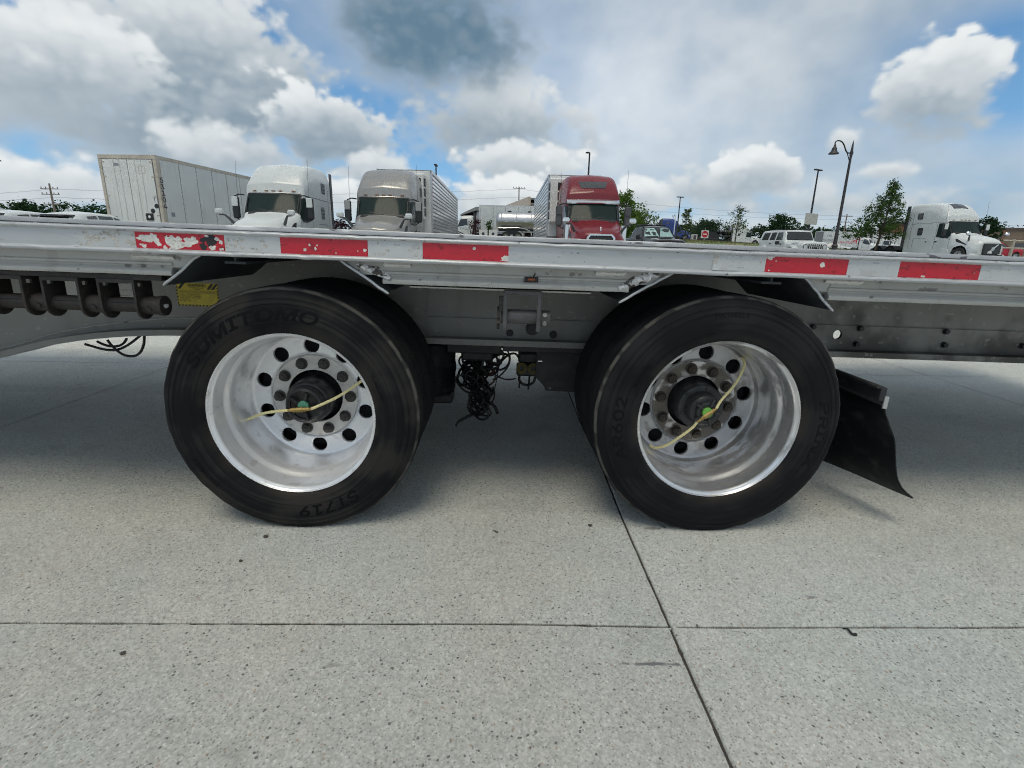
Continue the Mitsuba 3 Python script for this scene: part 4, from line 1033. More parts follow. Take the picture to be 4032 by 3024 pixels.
    def on(self, kind, poly, d0, d1, side=1, step=.4, sheet=False, fitted=False):
        """polygon laid on the body: a slab from d0 to d1 off the surface"""
        out = []
        poly = shapely.segmentize(shapely.simplify(poly, .002), .22)
        for g in getattr(poly, 'geoms', [poly]):
            m = trimesh.creation.extrude_polygon(g, .04, engine='earcut').subdivide_to_size(step, max_iter=14)
            if sheet: m = trimesh.Trimesh(m.vertices, m.faces[(m.face_normals[:, 2] > .5)], process=False)
            v = np.array(m.vertices); a, b, d = v[:, 0], v[:, 1], d0 + (d1 - d0) * v[:, 2] / .04; f = np.array(m.faces)
            s = self.fit(a, b) if kind == 'front' and fitted else self.at(kind, a, b)
            if kind == 'side': w = np.stack([a, side * (s + d), b], 1); f = f if side < 0 else f[:, ::-1]
            elif kind == 'front': w = np.stack([s + d, a, b], 1)
            elif kind == 'rear': w = np.stack([s - d, a, b], 1); f = f[:, ::-1]
            else: w = np.stack([a, b, s + d], 1)
            out.append((w, f))
        return cat(*out)

    def text(self, kind, s, h, a, b, d=.004, side=1, bold=True):
        """lettering laid on the body so that it reads from outside"""
        m = meshkit.text_mesh(s, h, .003, bold); v = np.array(m.vertices); w = v[:, 0].max()
        u = (v[:, 0] - w / 2)
        if kind == 'side':
            x = a + side * -u
            y = side * (self.at('side', x, b + v[:, 1]) + d + v[:, 2]); return np.stack([x, y, b + v[:, 1]], 1), np.array(m.faces)
        raise ValueError


_wheel_ply = {}


def road_wheel(parent, W, x, y, z, r, width, rim='m_dull_alu', name='wheel'):
    key = (round(r, 3), round(width, 3), rim)
    if key not in _wheel_ply:
        h = width / 2
        t = rev([(r * .60, -h), (r * .80, -h * 1.12), (r * .94, -h * 1.05), (r * .99, -h * .85), (r, -h * .6), (r, h * .6), (r * .99, h * .85), (r * .94, h * 1.05), (r * .80, h * 1.12), (r * .60, h)], 40)
        rim_p = rev([(.001, -h * .35), (r * .22, -h * .35), (r * .24, -h * .05), (r * .50, -h * .15), (r * .56, -h * .75), (r * .62, -h), (r * .62, h), (r * .56, h * .75), (r * .50, h * .15), (r * .24, h * .05), (r * .22, h * .35), (.001, h * .35)], 32)
        hl = [cyl((r * .38 * math.cos(a), -h * .25, r * .38 * math.sin(a)), (r * .38 * math.cos(a), h * .25, r * .38 * math.sin(a)), r * .055, 10) for a in np.arange(10) * math.pi / 5]
        _wheel_ply[key] = (mikit.ply((t[0], t[1][:, ::-1]), 'm_tyre', 40), mikit.ply((rim_p[0], rim_p[1][:, ::-1]), rim, 40), mikit.ply(cat(*hl), 'm_trim', 40))
    M = W @ T().translate([x, y, z]); a, b, c = _wheel_ply[key]
    k = add(parent, name, a, None, tw=M); add(k, 'rim', b, None, tw=M)
    labels[k + '__hole'] = {'kind': 'stuff'}; scene[k + '__hole'] = {**c, 'to_world': M}


def tractor(key, W, body, kind='vnl', extras=()):
    A = lambda n, m, mat, s=35: add(key, n, m, mat, s, W)
    hw = 1.0 if kind == 'vnl' else .97
    st = [(.0, [(.66, .50), (.74, .85), (.72, 1.12), (.56, 1.29), (0, 1.35)]), (-.12, [(.90, .46), (.98, .88), (.86, 1.20), (.62, 1.42), (0, 1.47)]), (-.35, [(1.10, .44), (1.15, .92), (.96, 1.30), (.66, 1.55), (0, 1.60)]),
          (-1.0, [(1.14, .44), (1.18, 1.05), (1.02, 1.48), (.72, 1.72), (0, 1.77)]), (-1.78, [(1.15, .44), (1.18, 1.2), (1.14, 1.68), (1.02, 1.88), (0, 1.93)]), (-1.86, [(1.15, .44), (1.18, 1.25), (1.15, 1.76), (1.09, 1.94), (0, 1.97)]),
          (-2.32, [(1.15, .44), (1.18, 1.3), (1.15, 2.45), (1.08, 2.71), (0, 2.75)]), (-2.36, [(1.15, .44), (1.18, 1.3), (1.15, 2.50), (1.10, 2.76), (0, 2.80)]), (-2.40, [(1.15, .44), (1.18, 1.4), (1.17, 2.78), (1.12, 3.02), (0, 3.10)]),
          (-2.50, [(1.16, .44), (1.19, 1.4), (1.18, 2.88), (1.10, 3.14), (0, 3.24)]), (-2.85, [(1.18, .44), (1.20, 1.4), (1.19, 3.05), (1.02, 3.50), (0, 3.58)]), (-3.45, [(1.21, .44), (1.23, 1.5), (1.22, 3.35), (1.00, 3.86), (0, 3.93)]),
          (-4.3, [(1.22, .44), (1.24, 1.5), (1.22, 3.48), (1.02, 3.98), (0, 4.05)]), (-5.6, [(1.22, .44), (1.24, 1.5), (1.22, 3.5), (1.04, 4.0), (0, 4.08)]), (-5.75, [(1.20, .44), (1.22, 1.5), (1.20, 3.48), (1.02, 3.97), (0, 4.05)])]
    L = Loft(st, .055, [0, .12, .16, .20, 0], 7, bow=((-6, 0), (-2.9, 0), (-2.4, .16), (-1.8, .20), (-.4, .12), (0, .10)))
    ws = sg.Polygon([(-1.08, 1.985), (1.08, 1.985), (1.05, 2.71), (-1.05, 2.71)]).buffer(-.06).buffer(.06)
    dw = sg.Polygon([(-2.02, 1.72), (-2.02, 2.02), (-2.30, 2.56), (-3.02, 2.60), (-3.06, 1.72), (-2.5, 1.62)]).buffer(-.06).buffer(.06)
    gone = L.inside('front', ws.buffer(-.02)) | L.inside('side', dw.buffer(-.02), 1) | L.inside('side', dw.buffer(-.02), -1)
    arch = (L.Cn[:, 2] - .53) ** 2 + (L.Cn[:, 0] + 1.12) ** 2 < .60 ** 2
    A('body', L.take(~gone & ~(arch & (np.abs(L.Cn[:, 1]) > .5))), body)
    L.smooth_front(ws)
    k = A('windshield', L.on('front', ws.buffer(-.015), .006, .012, step=.25, sheet=True, fitted=True), 'm_pane', True)
    add(k, 'seal', L.on('front', ws.buffer(.025).difference(ws.buffer(-.035)), -.03, .018, fitted=True), 'm_trim', 35, W)
    for s in (1, -1):
        k = A('door_window', L.on('side', dw.buffer(-.015), .002, .006, s, sheet=True), 'm_pane', True)
        add(k, 'seal', L.on('side', dw.buffer(.015).difference(dw.buffer(-.03)), -.004, .010, s), 'm_trim', 35, W)
        A('sleeper_window', L.on('side', rrect(-4.70, -4.25, 1.82, 2.34, .1), .002, .014, s), 'm_tint_glass')
        A('upper_window', L.on('side', rrect(-4.95, -4.48, 2.92, 3.36, .08), .002, .014, s), 'm_tint_glass')
        A('side_extender', box(-6.05, -5.74, s * 1.21 - .02, s * 1.21 + .02, .95, 3.9, .01), 'm_trim_grey')
        A('door_handle', L.on('side', rrect(-3.12, -2.94, 1.34, 1.42, .03), .0, .03, s), 'm_trim')
        A('locker_handle', L.on('side', rrect(-3.86, -3.74, 1.34, 1.42, .03), .0, .02, s), 'm_trim')
        for nm, pl in (('door_seam', [(-2.0, .9), (-2.0, 1.65)]), ('door_seam', [(-3.14, .9), (-3.14, 2.62)]), ('panel_seam', [(-5.3, .9), (-5.3, 3.5)]), ('panel_seam', [(-5.7, 2.62), (-2.6, 2.66)]), ('panel_seam', [(-4.95, .95), (-4.95, 1.6)]), ('panel_seam', [(-4.95, 1.6), (-3.9, 1.6)])):
            A(nm, L.on('side', sg.LineString(pl).buffer(.011), .0, .003, s), 'm_trim_grey')
        A('fender_vent', L.on('side', sg.Polygon([(-.78, 1.22), (-.72, 1.16), (-1.50, 1.38), (-1.66, 1.58), (-1.52, 1.56)]), .0, .01, s), 'm_trim')
        A('headlight', L.on('side', sg.Polygon([(-.42, 1.02), (-.10, .82), (-.10, .70), (-.42, .74), (-.66, 1.12)]), .0, .015, s), 'm_headlamp')
        ak = A('door_mirror', box(-2.26, -2.12, s * 1.34, s * 1.62, 1.72, 2.56, .05), 'm_trim' if kind != 'mack' else 'm_trim_grey')
        add(ak, 'glass', box(-2.268, -2.262, s * 1.37, s * 1.59, 1.76, 2.52), 'm_chrome', 30, W)
        add(ak, 'cover', box(-2.13, -2.08, s * 1.36, s * 1.60, 2.18, 2.55, .02), body if kind != 'mack' else 'm_trim_grey', 30, W)
        add(ak, 'arm', cat(tube([(-2.15, s * 1.08, 2.62), (-2.15, s * 1.30, 2.64), (-2.18, s * 1.48, 2.58), (-2.18, s * 1.48, 2.45)], .026, 8), tube([(-2.12, s * 1.10, 1.66), (-2.15, s * 1.32, 1.62), (-2.18, s * 1.46, 1.70), (-2.18, s * 1.48, 1.8)], .026, 8)), 'm_trim', 35, W)
        hm = A('hood_mirror', box(-.62, -.44, s * 1.20, s * 1.47, 1.80, 2.0, .05), 'm_white_b' if kind == 'vnl' and body != 'm_white_c' else 'm_chrome')
        add(hm, 'arm', tube([(-.80, s * .95, 1.48), (-.70, s * 1.05, 1.64), (-.58, s * 1.16, 1.78), (-.54, s * 1.36, 1.80)], [.06, .05, .035, .03], 8), 'm_trim_grey', 35, W)
        A('wiper', L.on('front', sg.LineString([(s * .08 - .1, 2.03), (s * .50 - .1, 2.12)]).buffer(.014), .014, .03), 'm_trim')
        A('antenna', tube([(-2.3, s * 1.42, 2.55), (-2.34, s * 1.42, 3.3), (-2.42, s * 1.42, 4.05 if s > 0 else 3.9)], .006, 5), 'm_trim')
        road_wheel(key, W, -1.12, s * 1.02, .50, .50, .28)
        for x in (-6.95, -8.25):
            road_wheel(key, W, x, s * .98, .50, .50, .56)
        A('frame_rail', box(-8.9, -5.0, s * .43 - .04, s * .43 + .04, .72, .98), 'm_black_steel')
        A('mud_guard', cat(*[move(box(-.02, .02, -.28, .28, -.12, .12), np.array(T().translate([x0 + .57 * math.cos(a), s * .98, .52 + .57 * math.sin(a)]).rotate([0, 1, 0], -math.degrees(a)).matrix)) for x0 in (-6.95, -8.25) for a in np.linspace(.7, 2.5, 9)]), 'm_trim')
        A('side_step', box(-5.0, -1.9, s * 1.06, s * 1.19, .42, .92, .03), body)
    A('fifth_wheel', cat(box(-8.0, -7.1, -.45, .45, 1.0, 1.12, .04), box(-6.2, -5.75, -.9, .9, .75, 1.15, .03)), 'm_black_steel')
    A('bumper', (lambda P: (P[:, :], box(-.42, .06, -1.14, 1.14, .30, .60, .05)[1]))((lambda v: np.c_[v[:, 0] - .22 * (np.abs(v[:, 1]) / 1.14) ** 2 * (v[:, 0] > -.2), v[:, 1:]])(box(-.42, .06, -1.14, 1.14, .30, .60, .05)[0])), body if kind == 'vnl' else 'm_chrome')
    for s in range(5):
        A('roof_marker', L.on('front', sg.box(*(lambda c: (c - .07, 2.80, c + .07, 2.835))((-.78, -.28, 0, .28, .78)[s])), .0, .04), 'm_orange')
    if kind == 'vnl':
        g = A('grille', poly_yz(rrect(-.56, .56, .62, 1.27, .05), -.10, .055), 'm_mesh_grille')
        for i in range(9):
            add(g, 'slat', box(.055, .062, -.54, .54, .66 + .068 * i, .672 + .068 * i), 'm_trim_grey', 30, W)
        add(g, 'diagonal_bar', poly_yz(sg.Polygon([(-.34, .68), (-.27, .66), (.36, 1.22), (.29, 1.25)]), .063, .075), 'm_chrome', 30, W)
        add(g, 'badge', cat(poly_yz(sg.Point(0, .95).buffer(.105).difference(sg.Point(0, .95).buffer(.07)), .063, .09), poly_yz(sg.box(-.085, .935, .085, .965), .076, .088)), 'm_chrome', 30, W)
        add(g, 'plate', box(.078, .084, -.30, -.02, .66, .80), 'm_white_plain', 30, W)
        A('lower_intake', poly_yz(rrect(-.78, .78, .44, .58, .03), .055, .066), 'm_trim')
    else:
        g = A('grille', poly_yz(sg.Polygon([(-.56, .58), (.56, .58), (.56, 1.24), (.44, 1.37), (-.44, 1.37), (-.56, 1.24)]).difference(sg.Polygon([(-.48, .64), (.48, .64), (.48, 1.22), (.40, 1.31), (-.40, 1.31), (-.48, 1.22)])), -.05, .09), 'm_chrome')
        add(g, 'mesh', poly_yz(sg.box(-.48, .64, .48, 1.30), -.05, .05), 'm_mesh_grille', 30, W)
        A('hood_ornament', cat(stone(.045, 2, 1.3, .7, 1.0)[0] + [-.12, 0, 1.70] if False else (stone(.05, 2, 1.3, .7, 1.2)[0] + [-.16, 0, 1.60], stone(.05, 2)[1]), box(-.22, -.10, -.02, .02, 1.48, 1.56)), 'm_chrome')
        A('sun_visor', (lambda v, f: (np.c_[v[:, 0] - .14 * (v[:, 1] / 1.05) ** 2, v[:, 1:]], f))(*(lambda n: (np.stack([np.r_[np.full(n, -2.18), np.full(n, -2.40), np.full(n, -2.38), np.full(n, -2.16)], np.tile(np.linspace(-1.14, 1.14, n), 4), np.r_[np.full(n, 2.66), np.full(n, 2.82), np.full(n, 2.86), np.full(n, 2.70)]], 1), np.vstack([grid_faces(4, n), [[3 * n + i + 1, 3 * n + i, i, i + 1] for i in range(n - 1)]])))(14)), 'm_chrome')
        A('roof_vent', L.on('front', sg.Polygon([(-.62, 3.60), (-.50, 3.34), (.50, 3.34), (.62, 3.60)]).buffer(.02), .0, .02), 'm_tint_glass')
        for s in (1, -1):
            A('air_cleaner', cyl((-1.45, s * 1.16, 1.1), (-1.45, s * 1.16, 1.75), .16, 20), 'm_chrome')
    # what one sees through the glass
    A('dashboard', box(-2.12, -1.86, -.92, .92, 1.35, 1.96, .05), 'm_inside')
    A('bunk_curtain', box(-3.35, -3.30, -1.05, 1.05, .9, 2.75), 'm_inside')
    for s in (1, -1):
        A('seat', cat(box(-3.15, -2.6, s * .55 - .25, s * .55 + .25, 1.1, 1.45, .05), box(-3.2, -3.02, s * .55 - .24, s * .55 + .24, 1.4, 2.28, .06)), 'm_inside_light' if s < 0 else 'm_inside')
    t = np.linspace(0, 2 * np.pi, 26)
    A('steering_wheel', tube(np.stack([-2.35 + .09 * np.sin(t), .55 + .22 * np.cos(t), 1.92 + .2 * np.sin(t)], -1), .018, 6, False), 'm_trim')
    if 'skylight' in extras:
        A('skylight', L.on('top', sg.Polygon([(-2.92, -.50), (-2.92, .50), (-3.42, .42), (-3.42, -.42)]).buffer(.03), .0, .018), 'm_tint_glass')
    if 'note' in extras:
        A('dash_paper', box(-1.99, -1.90, .02, .26, 1.962, 1.972), 'm_white_plain')
    return L


def van_trailer(key, W, length, mat, z0=1.15, z1=4.11, wd=2.59, ribs=0, seams=0, rail='m_dull_alu', reefer=False, unit=1.0, wheels=True, side_only=0):
    """front at x=0, tail at x=-length"""
    h = wd / 2; A = lambda n, m, mt, s=30: add(key, n, m, mt, s, W)
    A('body', box(-length, 0, -h, h, z0, z1, .02), 'm_gap' if ribs or seams else mat)
    for s in (1, -1):
        A('top_rail', box(-length - .012, .012, s * (h - .01), s * (h + .018), z1 - .14, z1 + .006), rail)
        A('bottom_rail', box(-length - .012, .012, s * (h - .01), s * (h + .022), z0 - .02, z0 + .16), rail)
        A('front_post', box(-.18, .016, s * (h - .06), s * (h + .016), z0 + .16, z1 - .14), rail)
        A('rear_post', box(-length - .016, -length + .22, s * (h - .12), s * (h + .016), z0 + .16, z1 - .14), rail)
        if ribs:
            zz = np.linspace(z0 + .2, z1 - .2, ribs + 1)
            for a, b in zip(zz[:-1], zz[1:]):
                A('side_panel', poly_yz(sg.Polygon([(s * (h - .01), a + .030), (s * (h + .022), a + .042), (s * (h + .022), b - .042), (s * (h - .01), b - .030)]) if s > 0 else sg.Polygon([(s * (h - .01), a + .030), (s * (h - .01), b - .030), (s * (h + .022), b - .042), (s * (h + .022), a + .042)]), -length + .23, -.19), mat)
        if seams:
            xx = np.linspace(-length + .22, -.18, seams + 1)
            for a, b in zip(xx[:-1], xx[1:]):
                A('side_panel', box(a + .022, b - .022, s * (h - .01), s * (h + .008), z0 + .165, z1 - .145, .004), mat)
    A('roof_cap', box(-length - .02, -length + .1, -h + .12, h - .12, z1 - .13, z1 + .008), rail)
    if reefer:
        A('nose', box(.0, .03, -h + .06, h - .06, z0 + .1, z1 - .05, .01), 'm_white_plain')
        r = A('refrigeration_unit', box(.03, .48, -unit, unit, 1.9, z1 - .2, .06), 'm_white_plain')
        for s in (1, -1):
            for i in range(4):
                add(r, 'grille', box(.05, .47, s * (unit - .01), s * (unit + .012), 2.05 + .45 * i, 2.42 + .45 * i, .005), 'm_trim', 30, W)
        for i in range(4):
            add(r, 'front_grille', box(.475, .49, -.85, .85, 2.05 + .45 * i, 2.42 + .45 * i, .005), 'm_trim', 30, W)
    if wheels:
        for s in (1, -1):
            for x in (-length + 1.6, -length + 2.9):
                road_wheel(key, W, x, s * .98, .5, .5, .56)
            A('landing_leg', cat(box(-2.9, -2.75, s * .8 - .08, s * .8 + .08, .15, z0 - .01), box(-3.0, -2.65, s * .8 - .15, s * .8 + .15, .06, .16)), 'm_black_steel')
        A('underframe', box(-length + .8, -length + 3.7, -.6, .6, .75, z0 - .02), 'm_black_steel')


def car(key, W, body, kind, wheel_r=.36, glass='m_dark_glass'):
    """front bumper at x=0; kinds: suv, jeep, pickup, sedan"""
    A = lambda n, m, mt, s=35: add(key, n, m, mt, s, W)
    if kind == 'suv':
        Ln, cab0, cab1 = 4.75, -1.35, -4.55
        st = [(.0, [(.70, .45), (.76, .62), (.72, .80), (.5, .86), (0, .88)]), (-.25, [(.88, .30), (.93, .62), (.90, .88), (.7, .97), (0, 1.0)]), (-1.0, [(.92, .28), (.95, .66), (.93, .95), (.75, 1.06), (0, 1.09)]), (-1.45, [(.92, .28), (.95, .68), (.94, .98), (.86, 1.10), (0, 1.13)]),
              (-2.25, [(.92, .28), (.95, .70), (.92, 1.02), (.72, 1.60), (0, 1.655)]), (-2.7, [(.92, .28), (.95, .72), (.93, 1.04), (.70, 1.65), (0, 1.71)]), (-3.5, [(.92, .28), (.95, .74), (.93, 1.08), (.69, 1.65), (0, 1.72)]), (-4.2, [(.92, .30), (.95, .78), (.92, 1.12), (.67, 1.60), (0, 1.67)]), (-4.5, [(.90, .34), (.93, .80), (.90, 1.14), (.68, 1.52), (0, 1.56)]), (-4.72, [(.84, .42), (.90, .80), (.86, 1.05), (.72, 1.16), (0, 1.18)])]
        L = Loft(st, .05, [0, .1, .06, .14, 0], 6, bow=((-4.8, -.08), (-4.3, -.06), (-3, 0), (-2.2, .10), (-1.4, .12), (0, .18)))
        bz = [(-1.62, -1.0)]; wins = [[(-1.80, 1.08), (-2.35, 1.50), (-2.62, 1.56), (-2.62, 1.08)], [(-2.70, 1.08), (-2.70, 1.565), (-3.45, 1.575), (-3.50, 1.10)], [(-3.57, 1.10), (-3.53, 1.57), (-4.02, 1.52), (-4.02, 1.14)]]
        ws, rw = sg.Polygon([(-.78, 1.16), (.78, 1.16), (.64, 1.60), (-.64, 1.60)]), sg.Polygon([(-.66, 1.20), (.66, 1.20), (.60, 1.49), (-.60, 1.49)])
        wb = (-.9, -3.75)
    elif kind == 'jeep':
        Ln = 4.6
        st = [(.0, [(.62, .60), (.66, .75), (.66, .98), (.55, 1.10), (0, 1.12)]), (-.06, [(.66, .58), (.70, .75), (.70, 1.0), (.62, 1.15), (0, 1.18)]), (-1.38, [(.74, .55), (.80, .8), (.80, 1.05), (.70, 1.22), (0, 1.25)]), (-1.46, [(.86, .50), (.90, .8), (.89, 1.12), (.80, 1.24), (0, 1.26)]), (-1.72, [(.86, .50), (.90, .8), (.87, 1.22), (.74, 1.72), (0, 1.76)]), (-1.80, [(.86, .50), (.90, .8), (.87, 1.22), (.74, 1.79), (0, 1.83)]), (-2.4, [(.86, .50), (.90, .8), (.87, 1.22), (.74, 1.82), (0, 1.86)]), (-4.1, [(.86, .50), (.90, .8), (.87, 1.22), (.74, 1.80), (0, 1.84)]), (-4.3, [(.86, .50), (.89, .8), (.86, 1.22), (.72, 1.74), (0, 1.79)]), (-4.36, [(.85, .52), (.88, .8), (.85, 1.22), (.70, 1.70), (0, 1.74)])]
        L = Loft(st, .05, [0, .06, .03, .07, 0], 6)
        wins = [[(-1.76, 1.28), (-1.92, 1.70), (-2.42, 1.70), (-2.46, 1.28)], [(-2.60, 1.28), (-2.57, 1.70), (-3.12, 1.70), (-3.2, 1.28)], [(-3.36, 1.28), (-3.30, 1.70), (-3.98, 1.68), (-4.12, 1.28)]]
        ws, rw = sg.Polygon([(-.72, 1.31), (.72, 1.31), (.66, 1.70), (-.66, 1.70)]), sg.Polygon([(-.6, 1.28), (.6, 1.28), (.56, 1.64), (-.56, 1.64)])
        wb = (-.72, -3.75); wheel_r = .40
    elif kind == 'pickup':
        Ln = 5.8
        st = [(.0, [(.84, .55), (.92, .75), (.90, 1.02), (.74, 1.14), (0, 1.17)]), (-.15, [(.94, .45), (.99, .75), (.96, 1.05), (.8, 1.19), (0, 1.22)]), (-1.4, [(.98, .42), (1.01, .80), (.98, 1.12), (.82, 1.26), (0, 1.29)]), (-1.55, [(.98, .42), (1.01, .80), (.98, 1.14), (.90, 1.27), (0, 1.31)]), (-2.3, [(.98, .42), (1.01, .8), (.97, 1.2), (.74, 1.84), (0, 1.90)]), (-2.7, [(.98, .42), (1.01, .8), (.97, 1.2), (.73, 1.90), (0, 1.96)]), (-3.7, [(.98, .42), (1.01, .8), (.97, 1.2), (.73, 1.90), (0, 1.95)]), (-4.0, [(.98, .42), (1.01, .8), (.97, 1.2), (.76, 1.80), (0, 1.85)]), (-4.14, [(.98, .42), (1.01, .8), (.98, 1.2), (.92, 1.31), (0, 1.33)]), (-5.8, [(.98, .5), (1.0, .8), (.97, 1.2), (.92, 1.31), (0, 1.33)])]
        L = Loft(st, .06, [0, .08, .05, .12, 0], 6, bow=((-6, 0), (-2.6, 0), (-2.2, .10), (-1.4, .12), (0, .2)))
        wins = [[(-1.86, 1.27), (-2.42, 1.78), (-2.75, 1.80), (-2.78, 1.25)], [(-2.88, 1.25), (-2.86, 1.80), (-3.60, 1.80), (-3.85, 1.27)]]
        ws, rw = sg.Polygon([(-.90, 1.335), (.90, 1.335), (.73, 1.85), (-.73, 1.85)]), sg.Polygon([(-.7, 1.36), (.7, 1.36), (.64, 1.72), (-.64, 1.72)])
        wb = (-1.0, -4.65); wheel_r = .41
    else:
        Ln = 4.7
        st = [(.0, [(.66, .4), (.74, .55), (.70, .68), (.5, .74), (0, .76)]), (-.3, [(.86, .28), (.90, .58), (.86, .78), (.7, .84), (0, .86)]), (-1.3, [(.88, .26), (.91, .6), (.88, .88), (.74, .98), (0, 1.0)]), (-2.1, [(.88, .26), (.91, .62), (.88, .92), (.62, 1.38), (0, 1.43)]), (-2.8, [(.88, .26), (.91, .62), (.88, .94), (.6, 1.42), (0, 1.47)]), (-3.4, [(.88, .28), (.91, .64), (.88, .95), (.62, 1.36), (0, 1.41)]), (-4.1, [(.88, .3), (.9, .66), (.86, .94), (.72, 1.04), (0, 1.06)]), (-4.7, [(.82, .36), (.86, .62), (.82, .84), (.68, .95), (0, .97)])]
        L = Loft(st, .06, [0, .1, .06, .12, 0], 5, bow=((-4.7, -.08), (-3, 0), (-2, .1), (0, .16)))
        wins = [[(-1.55, .96), (-2.2, 1.32), (-2.6, 1.36), (-2.6, .95)], [(-2.68, .95), (-2.68, 1.36), (-3.3, 1.30), (-3.6, 1.0)]]
        ws, rw = sg.Polygon([(-.7, 1.03), (.7, 1.03), (.56, 1.37), (-.56, 1.37)]), sg.Polygon([(-.6, 1.08), (.6, 1.08), (.54, 1.34), (-.54, 1.34)])
        wb = (-.9, -3.65); wheel_r = .33
    arch = np.zeros(len(L.F), bool)
    for x in wb:
        arch |= ((L.Cn[:, 0] - x) ** 2 + (L.Cn[:, 2] - wheel_r) ** 2 < (wheel_r + .07) ** 2) & (np.abs(L.Cn[:, 1]) > .5)
    A('body', L.take(~arch), body)
    if kind in ('pickup', 'jeep'):
        pass
    k = A('windshield', L.on('front', ws.buffer(-.04).buffer(.04), .0, .010), glass)
    add(k, 'seal', L.on('front', ws.buffer(.03).difference(ws.buffer(-.01)), -.004, .006), 'm_trim', 35, W)
    A('rear_window', L.on('rear', rw.buffer(-.04).buffer(.04), .0, .010), 'm_dark_glass')
    for s in (1, -1):
        for w in wins:
            A('side_window', L.on('side', sg.Polygon(w).buffer(-.03).buffer(.03), .0, .008, s), 'm_tint_glass')
        for x in wb:
            road_wheel(key, W, x, s * .80, wheel_r, wheel_r, .24)
        x0 = wins[0][0][0]
        mk = A('side_mirror', box(x0 - .12, x0 + .06, s * 1.02, s * 1.22, 1.02 if kind != 'pickup' else 1.2, 1.22 if kind != 'pickup' else 1.45, .04), 'm_trim' if kind in ('jeep', 'pickup') else body)
        add(mk, 'arm', tube([(x0 - .03, s * .86, 1.05 if kind != 'pickup' else 1.26), (x0 - .03, s * 1.08, 1.08 if kind != 'pickup' else 1.28)], .03, 6), 'm_trim', 30, W)
        for w in wins[:2]:
            hx = min(p[0] for p in w) + .18; A('door_handle', L.on('side', rrect(hx - .09, hx + .09, w[0][1] - .22, w[0][1] - .17, .015), .0, .025, s), 'm_trim')
        if kind == 'jeep':
            for x in wb:
                A('fender_flare', cat(*[move(box(-.03, .03, -.14, .14, -.13, .13), np.array(T().translate([x + .52 * math.cos(a), s * .86, .44 + .50 * math.sin(a)]).rotate([0, 1, 0], -math.degrees(a)).matrix)) for a in np.linspace(.35, 2.8, 9)]), body)
            A('headlamp', cat(cyl((-.02, s * .52, .92), (.03, s * .52, .92), .115, 24)), 'm_headlamp')
            A('headlamp_ring', cat(tube(np.stack([np.full(30, .02), s * .52 + .12 * np.cos(np.linspace(0, 6.2832, 30)), .92 + .12 * np.sin(np.linspace(0, 6.2832, 30))], -1), .018, 6, False)), 'm_trim')
        elif kind != 'suv':
            A('headlamp', L.on('front', rrect(*sorted((s * .52, s * .84)), .72 if kind == 'pickup' else .55, .96 if kind == 'pickup' else .68, .04), .0, .012), 'm_headlamp')
        A('tail_lamp', L.on('rear', rrect(*sorted((s * .62, s * .80)), .86, 1.06, .02), .0, .012), 'm_lamp_red')
    if kind == 'jeep':
        for i in range(7):
            y = -.33 + .11 * i; A('grille_slot', L.on('front', rrect(y - .032, y + .032, .74, 1.06, .02), .0, .012), 'm_trim')
        A('bumper', box(-.12, .18, -.85, .85, .50, .66, .03), 'm_trim'); A('soft_roof', box(-3.0, -1.86, -.70, .70, 1.845, 1.872, .01), 'm_trim')
        A('spare_wheel', rev([(.02, -.12), (.3, -.12), (.39, -.09), (.4, 0), (.39, .09), (.3, .12), (.02, .12)], 30), 'm_tyre')
        scene[key + '__spare_wheel']['to_world'] = W @ T().translate([-4.50, 0, 1.0]).rotate([0, 0, 1], 90)
        for s in (.15, -.45):
            A('wiper', L.on('front', sg.LineString([(s, 1.30), (s + .36, 1.36)]).buffer(.014), .012, .025), 'm_trim')
        A('hood_lettering', L.text('side', 'RUBICON', .09, -.72, 1.04, .004, -1), 'm_ink_grey')
    if kind == 'pickup':
        A('hood_scoop', L.on('top', rrect(-1.25, -.55, -.30, .30, .1), -.01, .05), 'm_charcoal'); A('scoop_mouth', L.on('top', rrect(-.72, -.52, -.26, .26, .04), .0, .056), 'm_trim')
        A('roof_bar', cat(box(-3.1, -3.0, -.72, .72, 1.97, 2.04, .02), box(-3.9, -3.8, -.72, .72, 1.95, 2.03, .02), box(-3.9, -2.9, -.74, -.70, 1.97, 2.02, .01), box(-3.9, -2.9, .70, .74, 1.97, 2.02, .01)), 'm_trim')
        A('hood_stripe', L.on('top', rrect(-1.35, -.25, .45, .62, .04), .0, .004), 'm_white_plain'); A('hood_stripe', L.on('top', rrect(-1.35, -.25, -.62, -.45, .04), .0, .004), 'm_white_plain')
        A('sun_shade', L.on('front', sg.Polygon([(-.80, 1.37), (-.02, 1.37), (-.10, 1.62), (-.18, 1.82), (-.66, 1.82)]).union(sg.Polygon([(.80, 1.37), (.02, 1.37), (.10, 1.62), (.18, 1.82), (.66, 1.82)])), .0101, .0112), 'm_sun_shade')
        A('wiper', L.on('front', sg.LineString([(-.7, 1.36), (-.1, 1.38)]).buffer(.015), .012, .03), 'm_trim')
        A('front_grille', L.on('front', rrect(-.5, .5, .66, 1.0, .06), .0, .015), 'm_trim')
    if kind == 'suv':
        A('roof_fin', (lambda v, f: (v, f))(*poly_xz(sg.Polygon([(-3.95, 1.66), (-3.62, 1.70), (-3.90, 1.80), (-3.98, 1.78)]), -.02, .02)), body)
        A('roof_spoiler', L.on('rear', sg.Polygon([(-.64, 1.50), (.64, 1.50), (.60, 1.56), (-.60, 1.56)]), .0, .10), 'm_trim')
    return L

# ------------------------------------------------------------------ the parked row behind the trailer
def at(x, y, heading, dz=0.0):
    return T().translate([x, y, gz(x, y) + dz]).rotate([0, 0, 1], heading)


